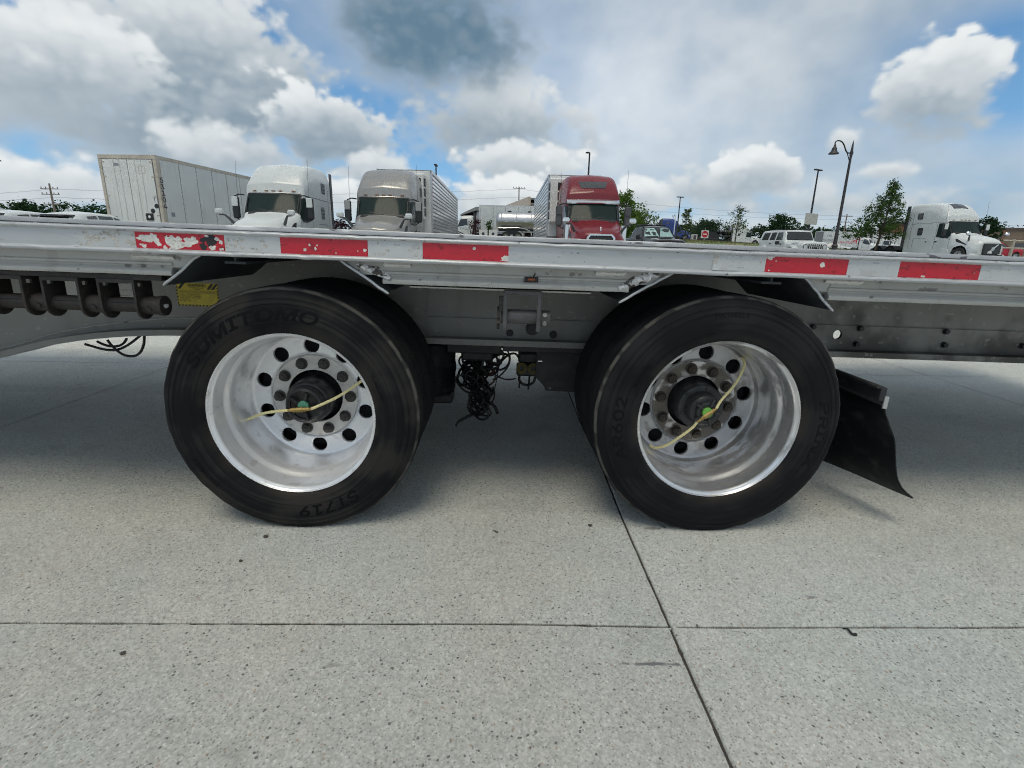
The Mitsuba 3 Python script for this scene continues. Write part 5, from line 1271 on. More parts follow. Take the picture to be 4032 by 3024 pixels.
def reefer_side(p, n, uv):
    k = fbm(p.x * 2, p.y * 0.8, p.z * 5, 4)
    return mi.Color3f([0.74, 0.76, 0.78]) * (0.80 + 0.3 * k)


pr('m_reefer', reefer_side, 0.24, 0.75)


def door_dirt(p, n, uv):
    k = fbm(p.x * 1.1, p.y * 1.1, p.z * 1.1, 3)
    st = smoothstep(0.55, 0.75, fbm(p.x * 9 + 2, p.y * 9, p.z * 0.45, 4))
    return mix(mi.Color3f([0.66, 0.68, 0.66]) * (0.88 + 0.2 * k), mi.Color3f(0.36, 0.33, 0.28), st * 0.18)


pr('m_van_white', door_dirt, 0.45); pr('m_van_frame', vary((0.50, 0.46, 0.39), 0.2, 3, (0.30, 0.22, 0.15), 0.5), 0.55)
pr('m_tank', vary((0.60, 0.60, 0.61), 0.08, 2), 0.36, 1.0)

t1 = thing('semi_truck', 'white sleeper tractor parked nose-on, left of the grey-brown tractor', 'truck', 'tractors facing the camera'); tractor(t1, at(-9.15, 18.1, -90), 'm_white', extras=('note',))
t2 = thing('semi_truck', 'grey-brown metallic sleeper tractor pulling a ribbed silver trailer', 'truck', 'tractors facing the camera'); tractor(t2, at(-4.9, 18.9, -90), 'm_bronze')
t3 = thing('semi_truck', 'dark red sleeper tractor with chrome visor and grille', 'truck', 'tractors facing the camera'); tractor(t3, at(4.0, 19.1, -91.0), 'm_maroon', 'mack')
paint('m_white_c', (0.60, 0.63, 0.625))
t4 = thing('semi_truck', 'white sleeper tractor without a trailer, at the right edge by the brick building', 'truck', 'tractors facing the camera'); tractor(t4, at(31.7, 31.5, -88), 'm_white_c', extras=('skylight',))

rf = thing('reefer_trailer', 'ribbed silver refrigerated trailer behind the grey-brown tractor', 'trailer', 'ribbed silver trailers'); van_trailer(rf, at(-4.58, 24.6, -90), 15.9, 'm_reefer', z1=4.18, ribs=14, reefer=True)
WR = at(-4.58, 24.6, -90)
def post_digit(c, i):
    m = meshkit.text_mesh(c, .14, .003, True); v = np.array(m.vertices)
    return np.stack([-.02 - v[:, 0], 1.312 + v[:, 2], 3.70 - .19 * i + v[:, 1]], 1), np.array(m.faces)
add(rf, 'number', cat(*[post_digit(c, i) for i, c in enumerate('C4067')]), 'm_ink_red', False, WR)
rf2 = thing('reefer_trailer', 'ribbed silver refrigerated trailer behind the dark red tractor', 'trailer', 'ribbed silver trailers'); van_trailer(rf2, at(3.70, 25.3, -91.2), 15.4, 'm_reefer', z1=4.18, ribs=14, reefer=True, unit=1.24)

WB = at(-14.8, 38.64, 85.0)
bt = thing('box_trailer', 'white box trailer seen from its rear corner, numbered 53104', 'trailer')
van_trailer(bt, WB, 16.1, 'm_van_white', z1=4.12, seams=13, rail='m_van_frame')
R = -16.1
for s in (1, -1):
    d = add(bt, 'rear_door', box(R - .035, R - .01, s * .012, s * 1.13, 1.34, 3.93, .006), 'm_van_white', 30, WB)
    for y in (.35, .62):
        add(d, 'lock_rod', cyl((R - .05, s * y, 1.32), (R - .05, s * y, 3.95), .014, 8), 'm_van_white', 40, WB)
    for z in (1.6, 2.4, 3.2, 3.8):
        add(d, 'hinge', box(R - .045, R - .03, s * 1.02, s * 1.16, z, z + .06), 'm_van_frame', 30, WB)
add(bt, 'rear_header', box(R - .03, R, -1.295, 1.295, 3.96, 4.128, .006), 'm_van_frame', 30, WB)
add(bt, 'rear_sill', box(R - .05, R, -1.295, 1.295, 1.13, 1.32, .006), 'm_van_frame', 30, WB)
rt = lambda s, h, y, z, d=.04: (lambda m: (np.stack([np.full(len(m.vertices), R - d) - np.array(m.vertices)[:, 2], y - np.array(m.vertices)[:, 0], z + np.array(m.vertices)[:, 1]], 1), np.array(m.faces)))(meshkit.text_mesh(s, h, .003, True))
sd = lambda s, h, x, z: (lambda m: (np.stack([R + x + 1.35 * np.array(m.vertices)[:, 0], -1.3135 - np.array(m.vertices)[:, 2], z + np.array(m.vertices)[:, 1]], 1), np.array(m.faces)))(meshkit.text_mesh(s, h, .003, True))
add(bt, 'number', cat(*[sd(c, .21, .03, 3.02 - .27 * i) for i, c in enumerate('53104')]), 'm_ink', False, WB)
add(bt, 'round_mark', cat(cyl((R - .036, -1.0, 2.30), (R - .040, -1.0, 2.30), .13, 24)), 'm_white_plain', 30, WB); add(bt, 'round_letter', rt('T', .15, -.945, 2.225, .041), 'm_ink', False, WB)
for y, z in ((-1.06, 2.03), (-.86, 1.82)):
    add(bt, 'round_mark', cyl((R - .036, y, z), (R - .040, y, z), .10, 24), 'm_trim', 30, WB)
add(bt, 'door_badge', box(R - .040, R - .036, .34, .62, 3.66, 3.78), 'm_ink_grey', 30, WB)
add(bt, 'vent_frame', cat(box(R - .042, R - .036, -.78, -.48, 3.36, 3.385), box(R - .042, R - .036, -.78, -.48, 3.655, 3.68), box(R - .042, R - .036, -.78, -.755, 3.385, 3.655), box(R - .042, R - .036, -.505, -.48, 3.385, 3.655)), 'm_van_frame', 30, WB)
add(bt, 'document_box', box(R - .09, R - .036, -.86, -.52, 1.42, 1.72, .02), 'm_trim', 30, WB); add(bt, 'document_label', cyl((R - .09, -.69, 1.57), (R - .095, -.69, 1.57), .06, 16), 'm_white_plain', 30, WB)
for x in (.05, 1.1, 3.0, 3.5, 4.9, 6.2, 7.5):
    add(bt, 'red_marker', box(R + x, R + x + .28, -1.3235, -1.316, 1.20, 1.26), 'm_red_plain', 30, WB)
for y in (.2, -.45, -1.05):
    add(bt, 'red_marker', box(R - .056, R - .050, y - .14, y + .14, 1.20, 1.27), 'm_red_plain', 30, WB)
add(bt, 'side_badge', box(R + .5, R + .72, -1.3125, -1.3095, 1.62, 1.80), 'm_ink_grey', 30, WB)

# cars
c1 = thing('parked_car', 'white wagon with dark glass and roof fin, nearest of the white cars at the left', 'car', 'white cars parked at the left'); car(c1, at(-16.45, 23.1, 90), 'm_white', 'suv')
c2 = thing('parked_car', 'white wagon just left of the one with the roof fin', 'car', 'white cars parked at the left'); car(c2, at(-19.1, 23.2, 90), 'm_white_b', 'suv')
c3 = thing('parked_car', 'pale car cut by the left edge of the view', 'car', 'white cars parked at the left'); car(c3, at(-22.6, 23.2, 70), 'm_silver_car', 'suv')
c4 = thing('pickup_truck', 'charcoal pickup with silver-green shade in the windscreen, right of the red tractor', 'pickup'); car(c4, at(8.75, 25.2, -88), 'm_charcoal', 'pickup')
c5 = thing('off_road_car', 'boxy white four-door off-roader with a slotted grille', 'car'); car(c5, at(16.8, 26.0, -90), 'm_white', 'jeep')
c6 = thing('pickup_truck', 'red pickup at the right edge in front of the brick building', 'pickup'); car(c6, at(63.9, 61.6, -8), 'm_red', 'pickup')
c7 = thing('parked_car', 'small white car standing before the lettered white trailers', 'car'); car(c7, at(62.0, 90.0, -30), 'm_white', 'sedan')

# far trucks
t5 = thing('semi_truck', 'blue long-nosed tractor with two tall exhaust stacks, beyond the pickup', 'truck'); W5 = at(38.2, 104.0, -10)
tractor(t5, W5, 'm_blue')
for s in (1, -1):
    add(t5, 'exhaust_stack', tube([(-3.35, s * 1.30, 1.0), (-3.35, s * 1.30, 4.2), (-3.42, s * 1.30, 4.55), (-3.6, s * 1.30, 4.75)], .12, 10), 'm_chrome', 40, W5)
t6 = thing('semi_truck', 'white tractor coupled to a black equipment trailer on the far rise', 'truck'); W6 = at(53.6, 106.5, -8)
tractor(t6, W6, 'm_white')
lb = thing('equipment_trailer', 'black low equipment trailer with stacked gear behind the far white tractor', 'trailer'); W7 = at(48.8, 107.6, -8)
add(lb, 'deck', cat(box(-14, -3.5, -1.25, 1.25, .55, .95, .05), box(-3.6, 1.5, -1.2, 1.2, 1.15, 1.5, .05)), 'm_black_steel', 30, W7)
add(lb, 'tool_box', poly_xz(sg.Polygon([(-6.6, .96), (-6.2, 2.1), (-4.4, 2.2), (-3.6, 1.6), (-3.6, .96)]), -1.2, 1.2), 'm_trim', 30, W7)
add(lb, 'hoop', cat(*[tube([(x, -1.2, 1.5), (x, -1.2, 2.4), (x, 1.2, 2.4), (x, 1.2, 1.5)], .09, 6) for x in (-3.2, -2.0, -.8, .4)]), 'm_trim', 30, W7)
add(lb, 'folded_tarp', (lambda q: (q[0] * [1, 1, .5] + [-1.4, 0, 2.1], q[1]))(stone(1.1, 4, 2.2, .9, .9)), 'm_trim', 40, W7)
for i in range(5):
    add(lb, 'clearance_light', box(-3.2 + i * .9, -3.0 + i * .9, -1.27, -1.25, 2.3, 2.42), 'm_white_plain', 30, W7)
for x in (-12.6, -11.3, -10.0):
    for s in (1, -1):
        road_wheel(lb, W7, x, s * .98, .5, .48, .5)
for x in (-1.2, .2):
    for s in (1, -1):
        road_wheel(lb, W7, x, s * .98, .5, .48, .5)


def day_cab(key, W, body, beacon=False):
    A = lambda n, m, mt, s=35: add(key, n, m, mt, s, W)
    st = [(.0, [(.75, .5), (.85, .9), (.8, 1.25), (.6, 1.4), (0, 1.45)]), (-.3, [(.98, .5), (1.05, .95), (.9, 1.4), (.65, 1.6), (0, 1.66)]), (-1.5, [(1.08, .5), (1.12, 1.1), (1.04, 1.65), (.85, 1.86), (0, 1.9)]), (-1.6, [(1.08, .5), (1.12, 1.2), (1.05, 1.7), (.95, 1.92), (0, 1.95)]), (-2.05, [(1.08, .5), (1.12, 1.3), (1.05, 2.35), (.92, 2.62), (0, 2.67)]), (-2.2, [(1.08, .5), (1.12, 1.3), (1.06, 2.45), (.9, 2.74), (0, 2.8)]), (-3.3, [(1.08, .5), (1.12, 1.3), (1.06, 2.5), (.9, 2.8), (0, 2.86)]), (-3.45, [(1.06, .5), (1.1, 1.3), (1.04, 2.45), (.88, 2.74), (0, 2.8)])]
    L = Loft(st, .08, [0, .12, .14, .18, 0], 5, bow=((-4, 0), (-2.4, 0), (-2.0, .14), (-1.5, .18), (0, .1)))
    arch = ((L.Cn[:, 2] - .5) ** 2 + (L.Cn[:, 0] + 1.0) ** 2 < .58 ** 2) & (np.abs(L.Cn[:, 1]) > .5)
    A('body', L.take(~arch), body)
    A('windshield', L.on('front', sg.Polygon([(-.95, 1.98), (.95, 1.98), (.88, 2.58), (-.88, 2.58)]).buffer(-.05).buffer(.05), .0, .012), 'm_dark_glass')
    for s in (1, -1):
        A('door_window', L.on('side', sg.Polygon([(-1.78, 1.62), (-2.12, 2.42), (-2.86, 2.46), (-2.9, 1.85), (-2.4, 1.72)]).buffer(-.05).buffer(.05), .0, .012, s), 'm_dark_glass')
        A('door_seam', L.on('side', sg.LineString([(-2.98, .9), (-2.98, 2.5)]).buffer(.015), .0, .004, s), 'm_trim_grey')
        road_wheel(key, W, -1.0, s * .95, .5, .5, .28)
        for x in (-5.2, -6.5):
            road_wheel(key, W, x, s * .95, .5, .5, .5)
        A('frame_rail', box(-7.0, -3.0, s * .43 - .04, s * .43 + .04, .75, 1.0), 'm_black_steel')
        mk = A('door_mirror', box(-1.72, -1.6, s * 1.25, s * 1.48, 1.75, 2.4, .04), 'm_trim'); add(mk, 'arm', tube([(-1.7, s * 1.0, 2.2), (-1.66, s * 1.36, 2.25)], .03, 6), 'm_trim', 30, W)
        A('exhaust_stack', tube([(-3.6, s * 1.0, .9), (-3.6, s * 1.0, 3.2)], .08, 8), 'm_trim')
    A('grille', poly_yz(rrect(-.5, .5, .7, 1.35, .05), -.1, .02), 'm_mesh_grille')
    A('bumper', box(-.35, .05, -1.1, 1.1, .35, .62, .04), body)
    if beacon:
        A('roof_beacon', cyl((-2.7, 0, 2.84), (-2.7, 0, 3.0), .12, 12), 'm_orange')
    return L


t7 = thing('delivery_truck', 'white day cab lettered EMCO with dark swoosh stripes, seen between the silver trailers', 'truck'); W8 = at(-6.35, 58.4, 178)
L8 = day_cab(t7, W8, 'm_white')
add(t7, 'door_lettering', L8.text('side', 'EMCO', .2, -2.45, 1.36, .004, 1), 'm_ink_grey', False, W8)
for dz in (0, -.2):
    add(t7, 'swoosh', L8.on('side', sg.LineString([(-1.15, 1.30 + dz), (-1.6, 1.18 + dz), (-2.2, .98 + dz), (-2.75, .70 + dz)]).buffer(.05), .0, .006, 1), 'm_ink', 30, W8)
bx8 = thing('box_trailer', 'plain white box trailer behind the lettered day cab, beyond the shrubs', 'trailer'); van_trailer(bx8, at(-2.3, 61.2, 178), 9.0, 'm_white', z1=4.05, seams=6, rail='m_white_b')

tk = thing('tank_trailer', 'polished steel tank trailer with hoops, left of the red tractor trailer', 'trailer'); W9 = at(10.9, 57.2, 1)
add(tk, 'tank', (lambda v, f: (v[:, [1, 0, 2]] * [1, 1, 1] + [0, 0, 2.1], f))(*rev([(.001, -11.3), (.5, -11.25), (.85, -11.1), (.95, -10.9), (.97, -10.6), (.97, -.4), (.95, -.2), (.8, .0), (.001, .1)], 40)), 'm_tank', 40, W9)
for x in np.arange(-10.7, -.2, 1.62):
    t = np.linspace(0, 2 * np.pi, 40); add(tk, 'hoop', tube(np.stack([np.full(40, x), .985 * np.cos(t), 2.1 + .985 * np.sin(t)], -1), .05, 6, False), 'm_dull_alu', 40, W9)
for i in range(9):
    add(tk, 'reflector', box(-10.3 + i * 1.05, -10.0 + i * 1.05, -.992, -.978, 1.99, 2.07), 'm_white_plain', 30, W9)
for x in np.arange(-9.8, -1, 2.2):
    add(tk, 'hatch', cyl((x, 0, 3.05), (x, 0, 3.17), .22, 14), 'm_trim', 30, W9)
add(tk, 'fender', tube(curve([(-11.2, -1.15, 1.36), (-9.5, -1.15, 1.36), (-8.3, -1.15, 1.30), (-7.6, -1.15, 1.0), (-7.4, -1.15, .6)], 30), .06, 8), 'm_chrome', 40, W9)
add(tk, 'frame', cat(box(-11, -.5, -.5, .5, 1.05, 1.3), box(-10.2, -8.9, -.9, .9, .7, 1.1)), 'm_black_steel', 30, W9)
for x in (-10.2, -8.9):
    for s in (1, -1):
        road_wheel(tk, W9, x, s * .95, .5, .48, .5)

# lettered white trailers far right
for i, (x, y, ln, lab, txt) in enumerate([(74.2, 104.5, 9.8, 'far white trailer lettered CDL TRAINING with a red arch logo', 'logo'), (82.5, 104.8, 7.8, 'plain far white trailer at the right end of the row', '')]):
    k = thing('box_trailer', lab, 'trailer', 'white trailers far right'); W = at(x, y, 4)
    van_trailer(k, W, ln, 'm_white', z1=4.1, seams=4, rail='m_white_b')
    def side(s, h, xc, z, bold=True):
        m = meshkit.text_mesh(s, h, .01, bold); v = np.array(m.vertices)
        return np.stack([xc - v[:, 0].max() / 2 + v[:, 0], -1.309 - v[:, 2], z + v[:, 1]], 1), np.array(m.faces)
    if txt == 'logo':
        arch = sg.LineString([(-2.62, 1.98), (-2.62, 2.75), (-2.42, 3.05), (-2.12, 3.05), (-1.92, 2.75), (-1.92, 2.15)]).buffer(.11)
        add(k, 'logo', cat(side('w', .66, -3.15, 2.12), poly_xz(arch, -1.319, -1.309), side('lf', .86, -1.5, 2.12)), 'm_ink_red', False, W)
        add(k, 'logo_line', box(-3.5, -1.25, -1.317, -1.309, 1.88, 1.94), 'm_ink_grey', 30, W)
        add(k, 'lettering', side('CDL', .40, -8.5, 3.06), 'm_ink_grey', False, W); add(k, 'lettering', side('TRAINING', .42, -8.45, 2.18), 'm_ink_grey', False, W)
        add(k, 'lettering', side('844-741-7720', .40, -5.6, 1.84), 'm_ink_red', False, W); add(k, 'lettering', side('wolf.com', .30, -5.1, 3.0), 'm_ink_grey', False, W)
t8 = thing('semi_truck', 'small white day cab with a roof beacon, in front of the far white trailers', 'truck', 'far white day cabs'); day_cab(t8, at(69.8, 93.0, -50), 'm_white', True)
t9 = thing('semi_truck', 'white day cab half hidden behind the big white tractor', 'truck', 'far white day cabs'); day_cab(t9, at(74.0, 93.5, -50), 'm_white')

# ------------------------------------------------------------------ lamps, signs, poles
flat('m_lamp_iron', (0.035, 0.033, 0.034), 0.45); pr('m_wood_pole', vary((0.20, 0.16, 0.13), 0.3, 4), 0.9); flat('m_wire', (0.03, 0.03, 0.035), 0.6)


def bell_lamp(x, y, H, side, label):
    k = thing('street_lamp', label, 'street lamp', 'bell lamps'); z = gz(x, y); W = T().translate([x, y, z])
    add(k, 'post', revz([(.001, 0), (.24, 0), (.24, .08), (.19, .16), (.17, .45), (.15, .9), (.19, .95), (.11, 1.05), (.085, 2.0), (.08, 2.05), (.075, H * .6), (.06, H * .86), (.10, H * .9), (.07, H * .91), (.045, H * .96), (.001, H)], 16), 'm_lamp_iron', 35, W)
    s = side
    add(k, 'arm', cat(tube(curve([(0, 0, H * .90), (s * .25, 0, H * .90), (s * .45, 0, H * .945), (s * .72, 0, H * .985), (s * .95, 0, H * .985), (s * 1.0, 0, H * .955)], 30), .035, 8), tube(curve([(0, 0, H * .82), (s * .12, 0, H * .86), (s * .28, 0, H * .905)], 14), .025, 7)), 'm_lamp_iron', 35, W)
    add(k, 'shade', revz([(.04, H * .96), (.06, H * .95), (.07, H * .94), (.12, H * .93), (.13, H * .917), (.16, H * .905), (.25, H * .892), (.27, H * .885), (.22, H * .887), (.04, H * .915)], 20, (s * 1.0, 0, 0)), 'm_lamp_iron', 35, W)


bell_lamp(19.5, 28.55, 6.62, -1, 'dark bell-shaded lamp post between the off-roader and the far white trailers')
bell_lamp(-37.9, 39.6, 6.6, 1, 'bell-shaded lamp whose arm reaches in at the left edge')


def lot_lamp(x, y, H, label, heads=2, sign=False, turn=0):
    k = thing('light_pole', label, 'light pole', 'tall parking lot lights'); z = gz(x, y); W = T().translate([x, y, z]).rotate([0, 0, 1], turn)
    add(k, 'pole', revz([(.001, 0), (.3, 0), (.3, .8), (.13, .85), (.11, H * .5), (.08, H), (.001, H + .02)], 12), 'm_lamp_iron', 35, W)
    for s in (1, -1)[:heads]:
        h = add(k, 'head', box(s * .08, s * (.70 if heads > 1 else .42), -.16, .16, H - .10, H + .04, .03), 'm_lamp_iron', 30, W)
    if sign:
        add(k, 'sign_board', box(-1.35, 1.35, -.16, -.10, 2.75, 4.05, .02), 'm_paper', 30, W, label='small pale board on the pole')


lot_lamp(37.9, 62.8, 9.0, 'tall light pole with a small board, left of the bell lamp post', sign=True, turn=30)
lot_lamp(9.6, 57.6, 9.4, 'light pole rising behind the red tractor', 1, turn=200)
lot_lamp(31.8, 93.0, 7.3, 'light pole behind the blue tractor', 2, turn=20)
lot_lamp(-7.5, 62.8, 8.6, 'light pole top peeping over the ribbed trailer behind the grey-brown tractor', 2, turn=90)
lot_lamp(36.4, 130.0, 7.2, 'short distant light pole left of the blue tractor stacks', 1, turn=0)
lot_lamp(44.0, 170.0, 7.2, 'faint far light pole over the black equipment trailer', 1, turn=0)


def utility_pole(x, y, H, label, arms=(.92,), heading=0, lean=0):
    k = thing('utility_pole', label, 'utility pole', 'wooden utility poles'); W = T().translate([x, y, gz(x, y)]).rotate([0, 0, 1], heading).rotate([0, 1, 0], lean)
    add(k, 'pole', revz([(.001, 0), (.20, 0), (.13, H), (.001, H + .02)], 10), 'm_wood_pole', 35, W)
    for a in arms:
        add(k, 'crossarm', box(-1.5, 1.5, -.20, -.08, H * a - .06, H * a + .06), 'm_wood_pole', 30, W)
        for s in (-1.35, -.6, .6, 1.35):
            add(k, 'insulator', cyl((s, -.14, H * a + .08), (s, -.14, H * a + .32), .06, 8), 'm_wire', 30, W)


utility_pole(-76.5, 92.8, 8.9, 'wooden pole with three crossarms behind the white cars', (.90, .80, .62))
utility_pole(-118.0, 105.0, 9.0, 'wooden pole at the extreme left edge')
utility_pole(4.6, 128.5, 12.5, 'wooden pole above the station canopy', (.97,))
utility_pole(95.0, 143.0, 9.6, 'leaning wooden pole over the far white trailers', (.93, .78))
utility_pole(-20.5, 112.0, 7.6, 'wooden pole with a crossarm between the white and grey-brown tractors', (.97,))
wires = []
def wire(a, b, sag, where, r=.020):
    a, b = np.array(a, float), np.array(b, float); t = np.linspace(0, 1, 24)[:, None]
    k = thing('overhead_wire', 'thin dark wire ' + where, 'wire', 'wires strung between the far poles'); labels[k]['group'] = 'wires strung between the far poles'
    scene[k] = mikit.ply(tube(a + (b - a) * t - np.array([0, 0, 1]) * 4 * sag * t * (1 - t), r, 5), 'm_wire', 60)


for dz, ul in ((0, 'upper'), (-.9, 'lower')):
    wire((4.6, 128.5, gz(4.6, 128.5) + 12 + dz * 2), (95, 143, gz(95, 143) + 9.1 + dz), 1.2, 'from the canopy pole to the leaning right pole, the ' + ul)
    wire((95, 143, gz(95, 143) + 9.1 + dz), (240, 170, 11 + dz), 1.2, 'right of the leaning right pole, the ' + ul)
    wire((4.6, 128.5, gz(4.6, 128.5) + 12 + dz * 2), (-76.5, 92.8, gz(-76.5, 92.8) + 8 + dz * 1.5), 1.0, 'from the canopy pole to the three-arm pole, the ' + ul)
    wire((-76.5, 92.8, gz(-76.5, 92.8) + 8 + dz * 1.5), (-118, 105, gz(-118, 105) + 8 + dz), .8, 'left of the three-arm pole, the ' + ul)

sgn = thing('road_sign', 'small square do not enter sign on the far grass', 'sign'); W = at(39.6, 100.0, 0)
add(sgn, 'post', box(-.04, .04, -.04, .04, -.1, 2.4), 'm_galv', 30, W); add(sgn, 'board', poly_xz(rrect(-.72, .72, .5, 1.94, .08), -.08, -.05), 'm_white_plain', 30, W)
add(sgn, 'disc', poly_xz(sg.Point(0, 1.22).buffer(.62).difference(sg.box(-.42, 1.11, .42, 1.33)), -.095, -.081), 'm_red_plain', 30, W)
ut = thing('utility_box', 'pale utility cabinet standing on the far grass by the do not enter sign', 'utility cabinet'); add(ut, 'cabinet', box(-.5, .5, -.4, .4, 0, 1.1, .04), 'm_paper', 30, at(37.4, 99.5, 0)); add(ut, 'door', box(-.28, .28, -.42, -.401, .15, .95, .01), 'm_trim_grey', 30, at(37.4, 99.5, 0))
bb = thing('sign_box', 'two small white boards with dark symbols low between the silver trailers', 'sign'); W = at(-.95, 44.0, 0)
for x in (-.42, .42):
    add(bb, 'board', box(x - .36, x + .36, -.05, 0, .95, 1.62), 'm_white_plain', 30, W); add(bb, 'symbol', cyl((x, -.051, 1.29), (x, -.06, 1.29), .12, 14), 'm_ink', 30, W); add(bb, 'post', box(x - .04, x + .04, .0, .06, -.1, 1.0), 'm_galv', 30, W)

# ------------------------------------------------------------------ buildings
pr('m_brick_far', lambda p, n, uv: mi.Color3f([0.23, 0.115, 0.075]) * (0.8 + 0.35 * fbm(p.x, p.y, p.z, 3)) * (0.85 + 0.15 * smoothstep(0.1, 0.3, dr.abs(p.z * 5 - dr.floor(p.z * 5) - 0.5))), 0.9)
pr('m_brick_tan', vary((0.20, 0.155, 0.115), 0.2, 1.5), 0.9); flat('m_fascia', (0.50, 0.42, 0.34), 0.6); flat('m_fascia_red', (0.46, 0.16, 0.11), 0.5); flat('m_roof_dark', (0.10, 0.085, 0.075), 0.8); flat('m_soffit', (0.22, 0.20, 0.19), 0.8)
pr('m_metal_wall', vary((0.33, 0.36, 0.40), 0.08, 1), 0.5); flat('m_metal_roof', (0.22, 0.23, 0.235), 0.5)
bl = thing('brick_building', 'long low brown brick building behind the white tractor at the right', 'building')
Wb = T().translate([90.0, 118.0, gz(90, 118) - .3]).rotate([0, 0, 1], -24)
add(bl, 'wall', box(0, 12, 0, 14, 0, 6.5), 'm_brick_far', 30, Wb); add(bl, 'wall', box(12.0, 60, -3, 12, 0, 5.5), 'm_brick_tan', 30, Wb)
add(bl, 'roof', box(-.3, 12.2, -.3, 14.3, 6.5, 6.9), 'm_roof_dark', 30, Wb); add(bl, 'roof', box(12.2, 60.3, -3.3, 12.3, 5.5, 5.85), 'm_roof_dark', 30, Wb)
for i in range(7):
    w = add(bl, 'window', box(15 + i * 6, 17.4 + i * 6, -3.06, -3.0, 1.0, 2.8), 'm_tint_glass', 30, Wb); add(w, 'frame', cat(box(14.9 + i * 6, 15 + i * 6, -3.1, -3.0, .9, 2.9), box(17.4 + i * 6, 17.5 + i * 6, -3.1, -3.0, .9, 2.9)), 'm_paper', 30, Wb)
    add(bl, 'pilaster', box(12.4 + i * 6, 13.0 + i * 6, -3.2, -3.0, 0, 5.45), 'm_brick_far', 30, Wb)
add(bl, 'rooftop_unit', box(1.5, 4.2, 4, 6.5, 6.9, 7.4, .05), 'm_metal_wall', 30, Wb)
rl = thing('fence', 'pale rail fence in front of the brick building at the right edge', 'fence')
for i in range(8):
    add(rl, 'post', box(-.09, .09, -.09, .09, 0, 1.9), 'm_van_frame', 30, at(44.0 + i * 2.6, 45.6 - i * .4, 0))
for z in (1.1, 1.75):
    add(rl, 'rail', tube([(43.5, 45.7, gz(44, 45) + z), (53, 44.2, gz(53, 44) + z), (63, 42.8, gz(62, 43) + z)], .07, 8), 'm_van_frame', 30)
gs = thing('fuel_canopy', 'cream fuel station canopy with red corner band, between the silver trailers', 'canopy')
Wc = T().translate([-1.64, 98.2, gz(0, 92)]).rotate([0, 0, 1], -80.5)
add(gs, 'fascia', box(0, 32, 0, .3, 4.4, 5.45, .02), 'm_fascia', 30, Wc); add(gs, 'fascia', box(0, .3, .3, 9, 4.4, 5.45, .02), 'm_fascia', 30, Wc)
add(gs, 'red_band', box(-.02, 3.2, -.03, -.001, 4.43, 5.2), 'm_fascia_red', 30, Wc); add(gs, 'soffit', box(.3, 32, .3, 9, 4.5, 4.7), 'm_soffit', 30, Wc); add(gs, 'roof', box(.3, 32, .3, 9, 5.1, 5.3), 'm_metal_roof', 30, Wc)
for x in (4, 12, 20, 28):
    add(gs, 'column', box(x - .3, x + .3, 3.7, 4.3, 0, 4.5), 'm_fascia', 30, Wc)
wh = thing('metal_building', 'grey metal building with a sloping roof behind the lettered day cab', 'building')
Wd = T().translate([-5.7, 128, gz(-5, 128) - .1])
add(wh, 'wall', box(.2, 16, 0, 20, 0, 6.9), 'm_metal_wall', 30, Wd); add(wh, 'roof', poly_xz(sg.Polygon([(-3.7, 6.2), (.0, 7.95), (16.2, 7.85), (16.2, 7.0), (.0, 7.15), (-3.7, 5.9)]), -.5, 20), 'm_metal_roof', 30, Wd); add(wh, 'lean_to', box(-3.5, .15, 0, 20, 0, 5.9), 'm_fascia', 30, Wd)

# ------------------------------------------------------------------ grass, shrubs and trees
def grass_fn(p, n, uv):
    k = fbm(p.x * 0.6, p.y * 0.6, 1, 4); j = noise(p.x * 9, p.y * 9, 3)
    return mix(mi.Color3f(0.075, 0.105, 0.035), mi.Color3f(0.19, 0.16, 0.085), smoothstep(0.35, 0.75, k)) * (0.7 + 0.6 * j)


pr('m_grass', grass_fn, 0.95)


def leaf(name, c, back=0.5):
    def fn(p, n, uv):
        k = noise(p.x * 2.1, p.y * 2.1, p.z * 2.1); j = noise(p.x * 11, p.y * 11, p.z * 11)
        return mi.Color3f(list(c)) * (0.55 + 0.6 * k + 0.45 * j)
    scene[name] = {'type': 'principledthin', 'base_color': mikit.proc(fn), 'roughness': 0.6, 'diff_trans': back, 'spec_trans': 0.0}
    return name


leaf('m_leaf', (0.055, 0.105, 0.028)); leaf('m_leaf_light', (0.10, 0.17, 0.035), .8); leaf('m_leaf_dark', (0.028, 0.062, 0.028)); leaf('m_leaf_far', (0.042, 0.072, 0.040)); leaf('m_leaf_purple', (0.060, 0.028, 0.038)); leaf('m_leaf_pale', (0.10, 0.135, 0.055), .8)
pr('m_bark', vary((0.10, 0.08, 0.065), 0.4, 9), 0.95)


def leaves(rng, centres, spread, n, size, droop=0.0):
    c = centres[rng.integers(0, len(centres), n)] + rng.normal(0, 1, (n, 3)) * spread
    a = rng.normal(0, 1, (n, 3)); a[:, 2] = a[:, 2] * .6 - droop; a /= np.linalg.norm(a, axis=1, keepdims=True)
    b = np.cross(a, rng.normal(0, 1, (n, 3))); b /= np.linalg.norm(b, axis=1, keepdims=True)
    s = (size * rng.uniform(.6, 1.3, n))[:, None]
    v = np.stack([c - b * s * .28, c + a * s * .5 - np.cross(a, b) * s * .08, c + b * s * .28, c - a * s * .5], 1).reshape(-1, 3)
    i = np.arange(n) * 4
    return v, np.vstack([np.stack([i, i + 1, i + 2], 1), np.stack([i, i + 2, i + 3], 1)])


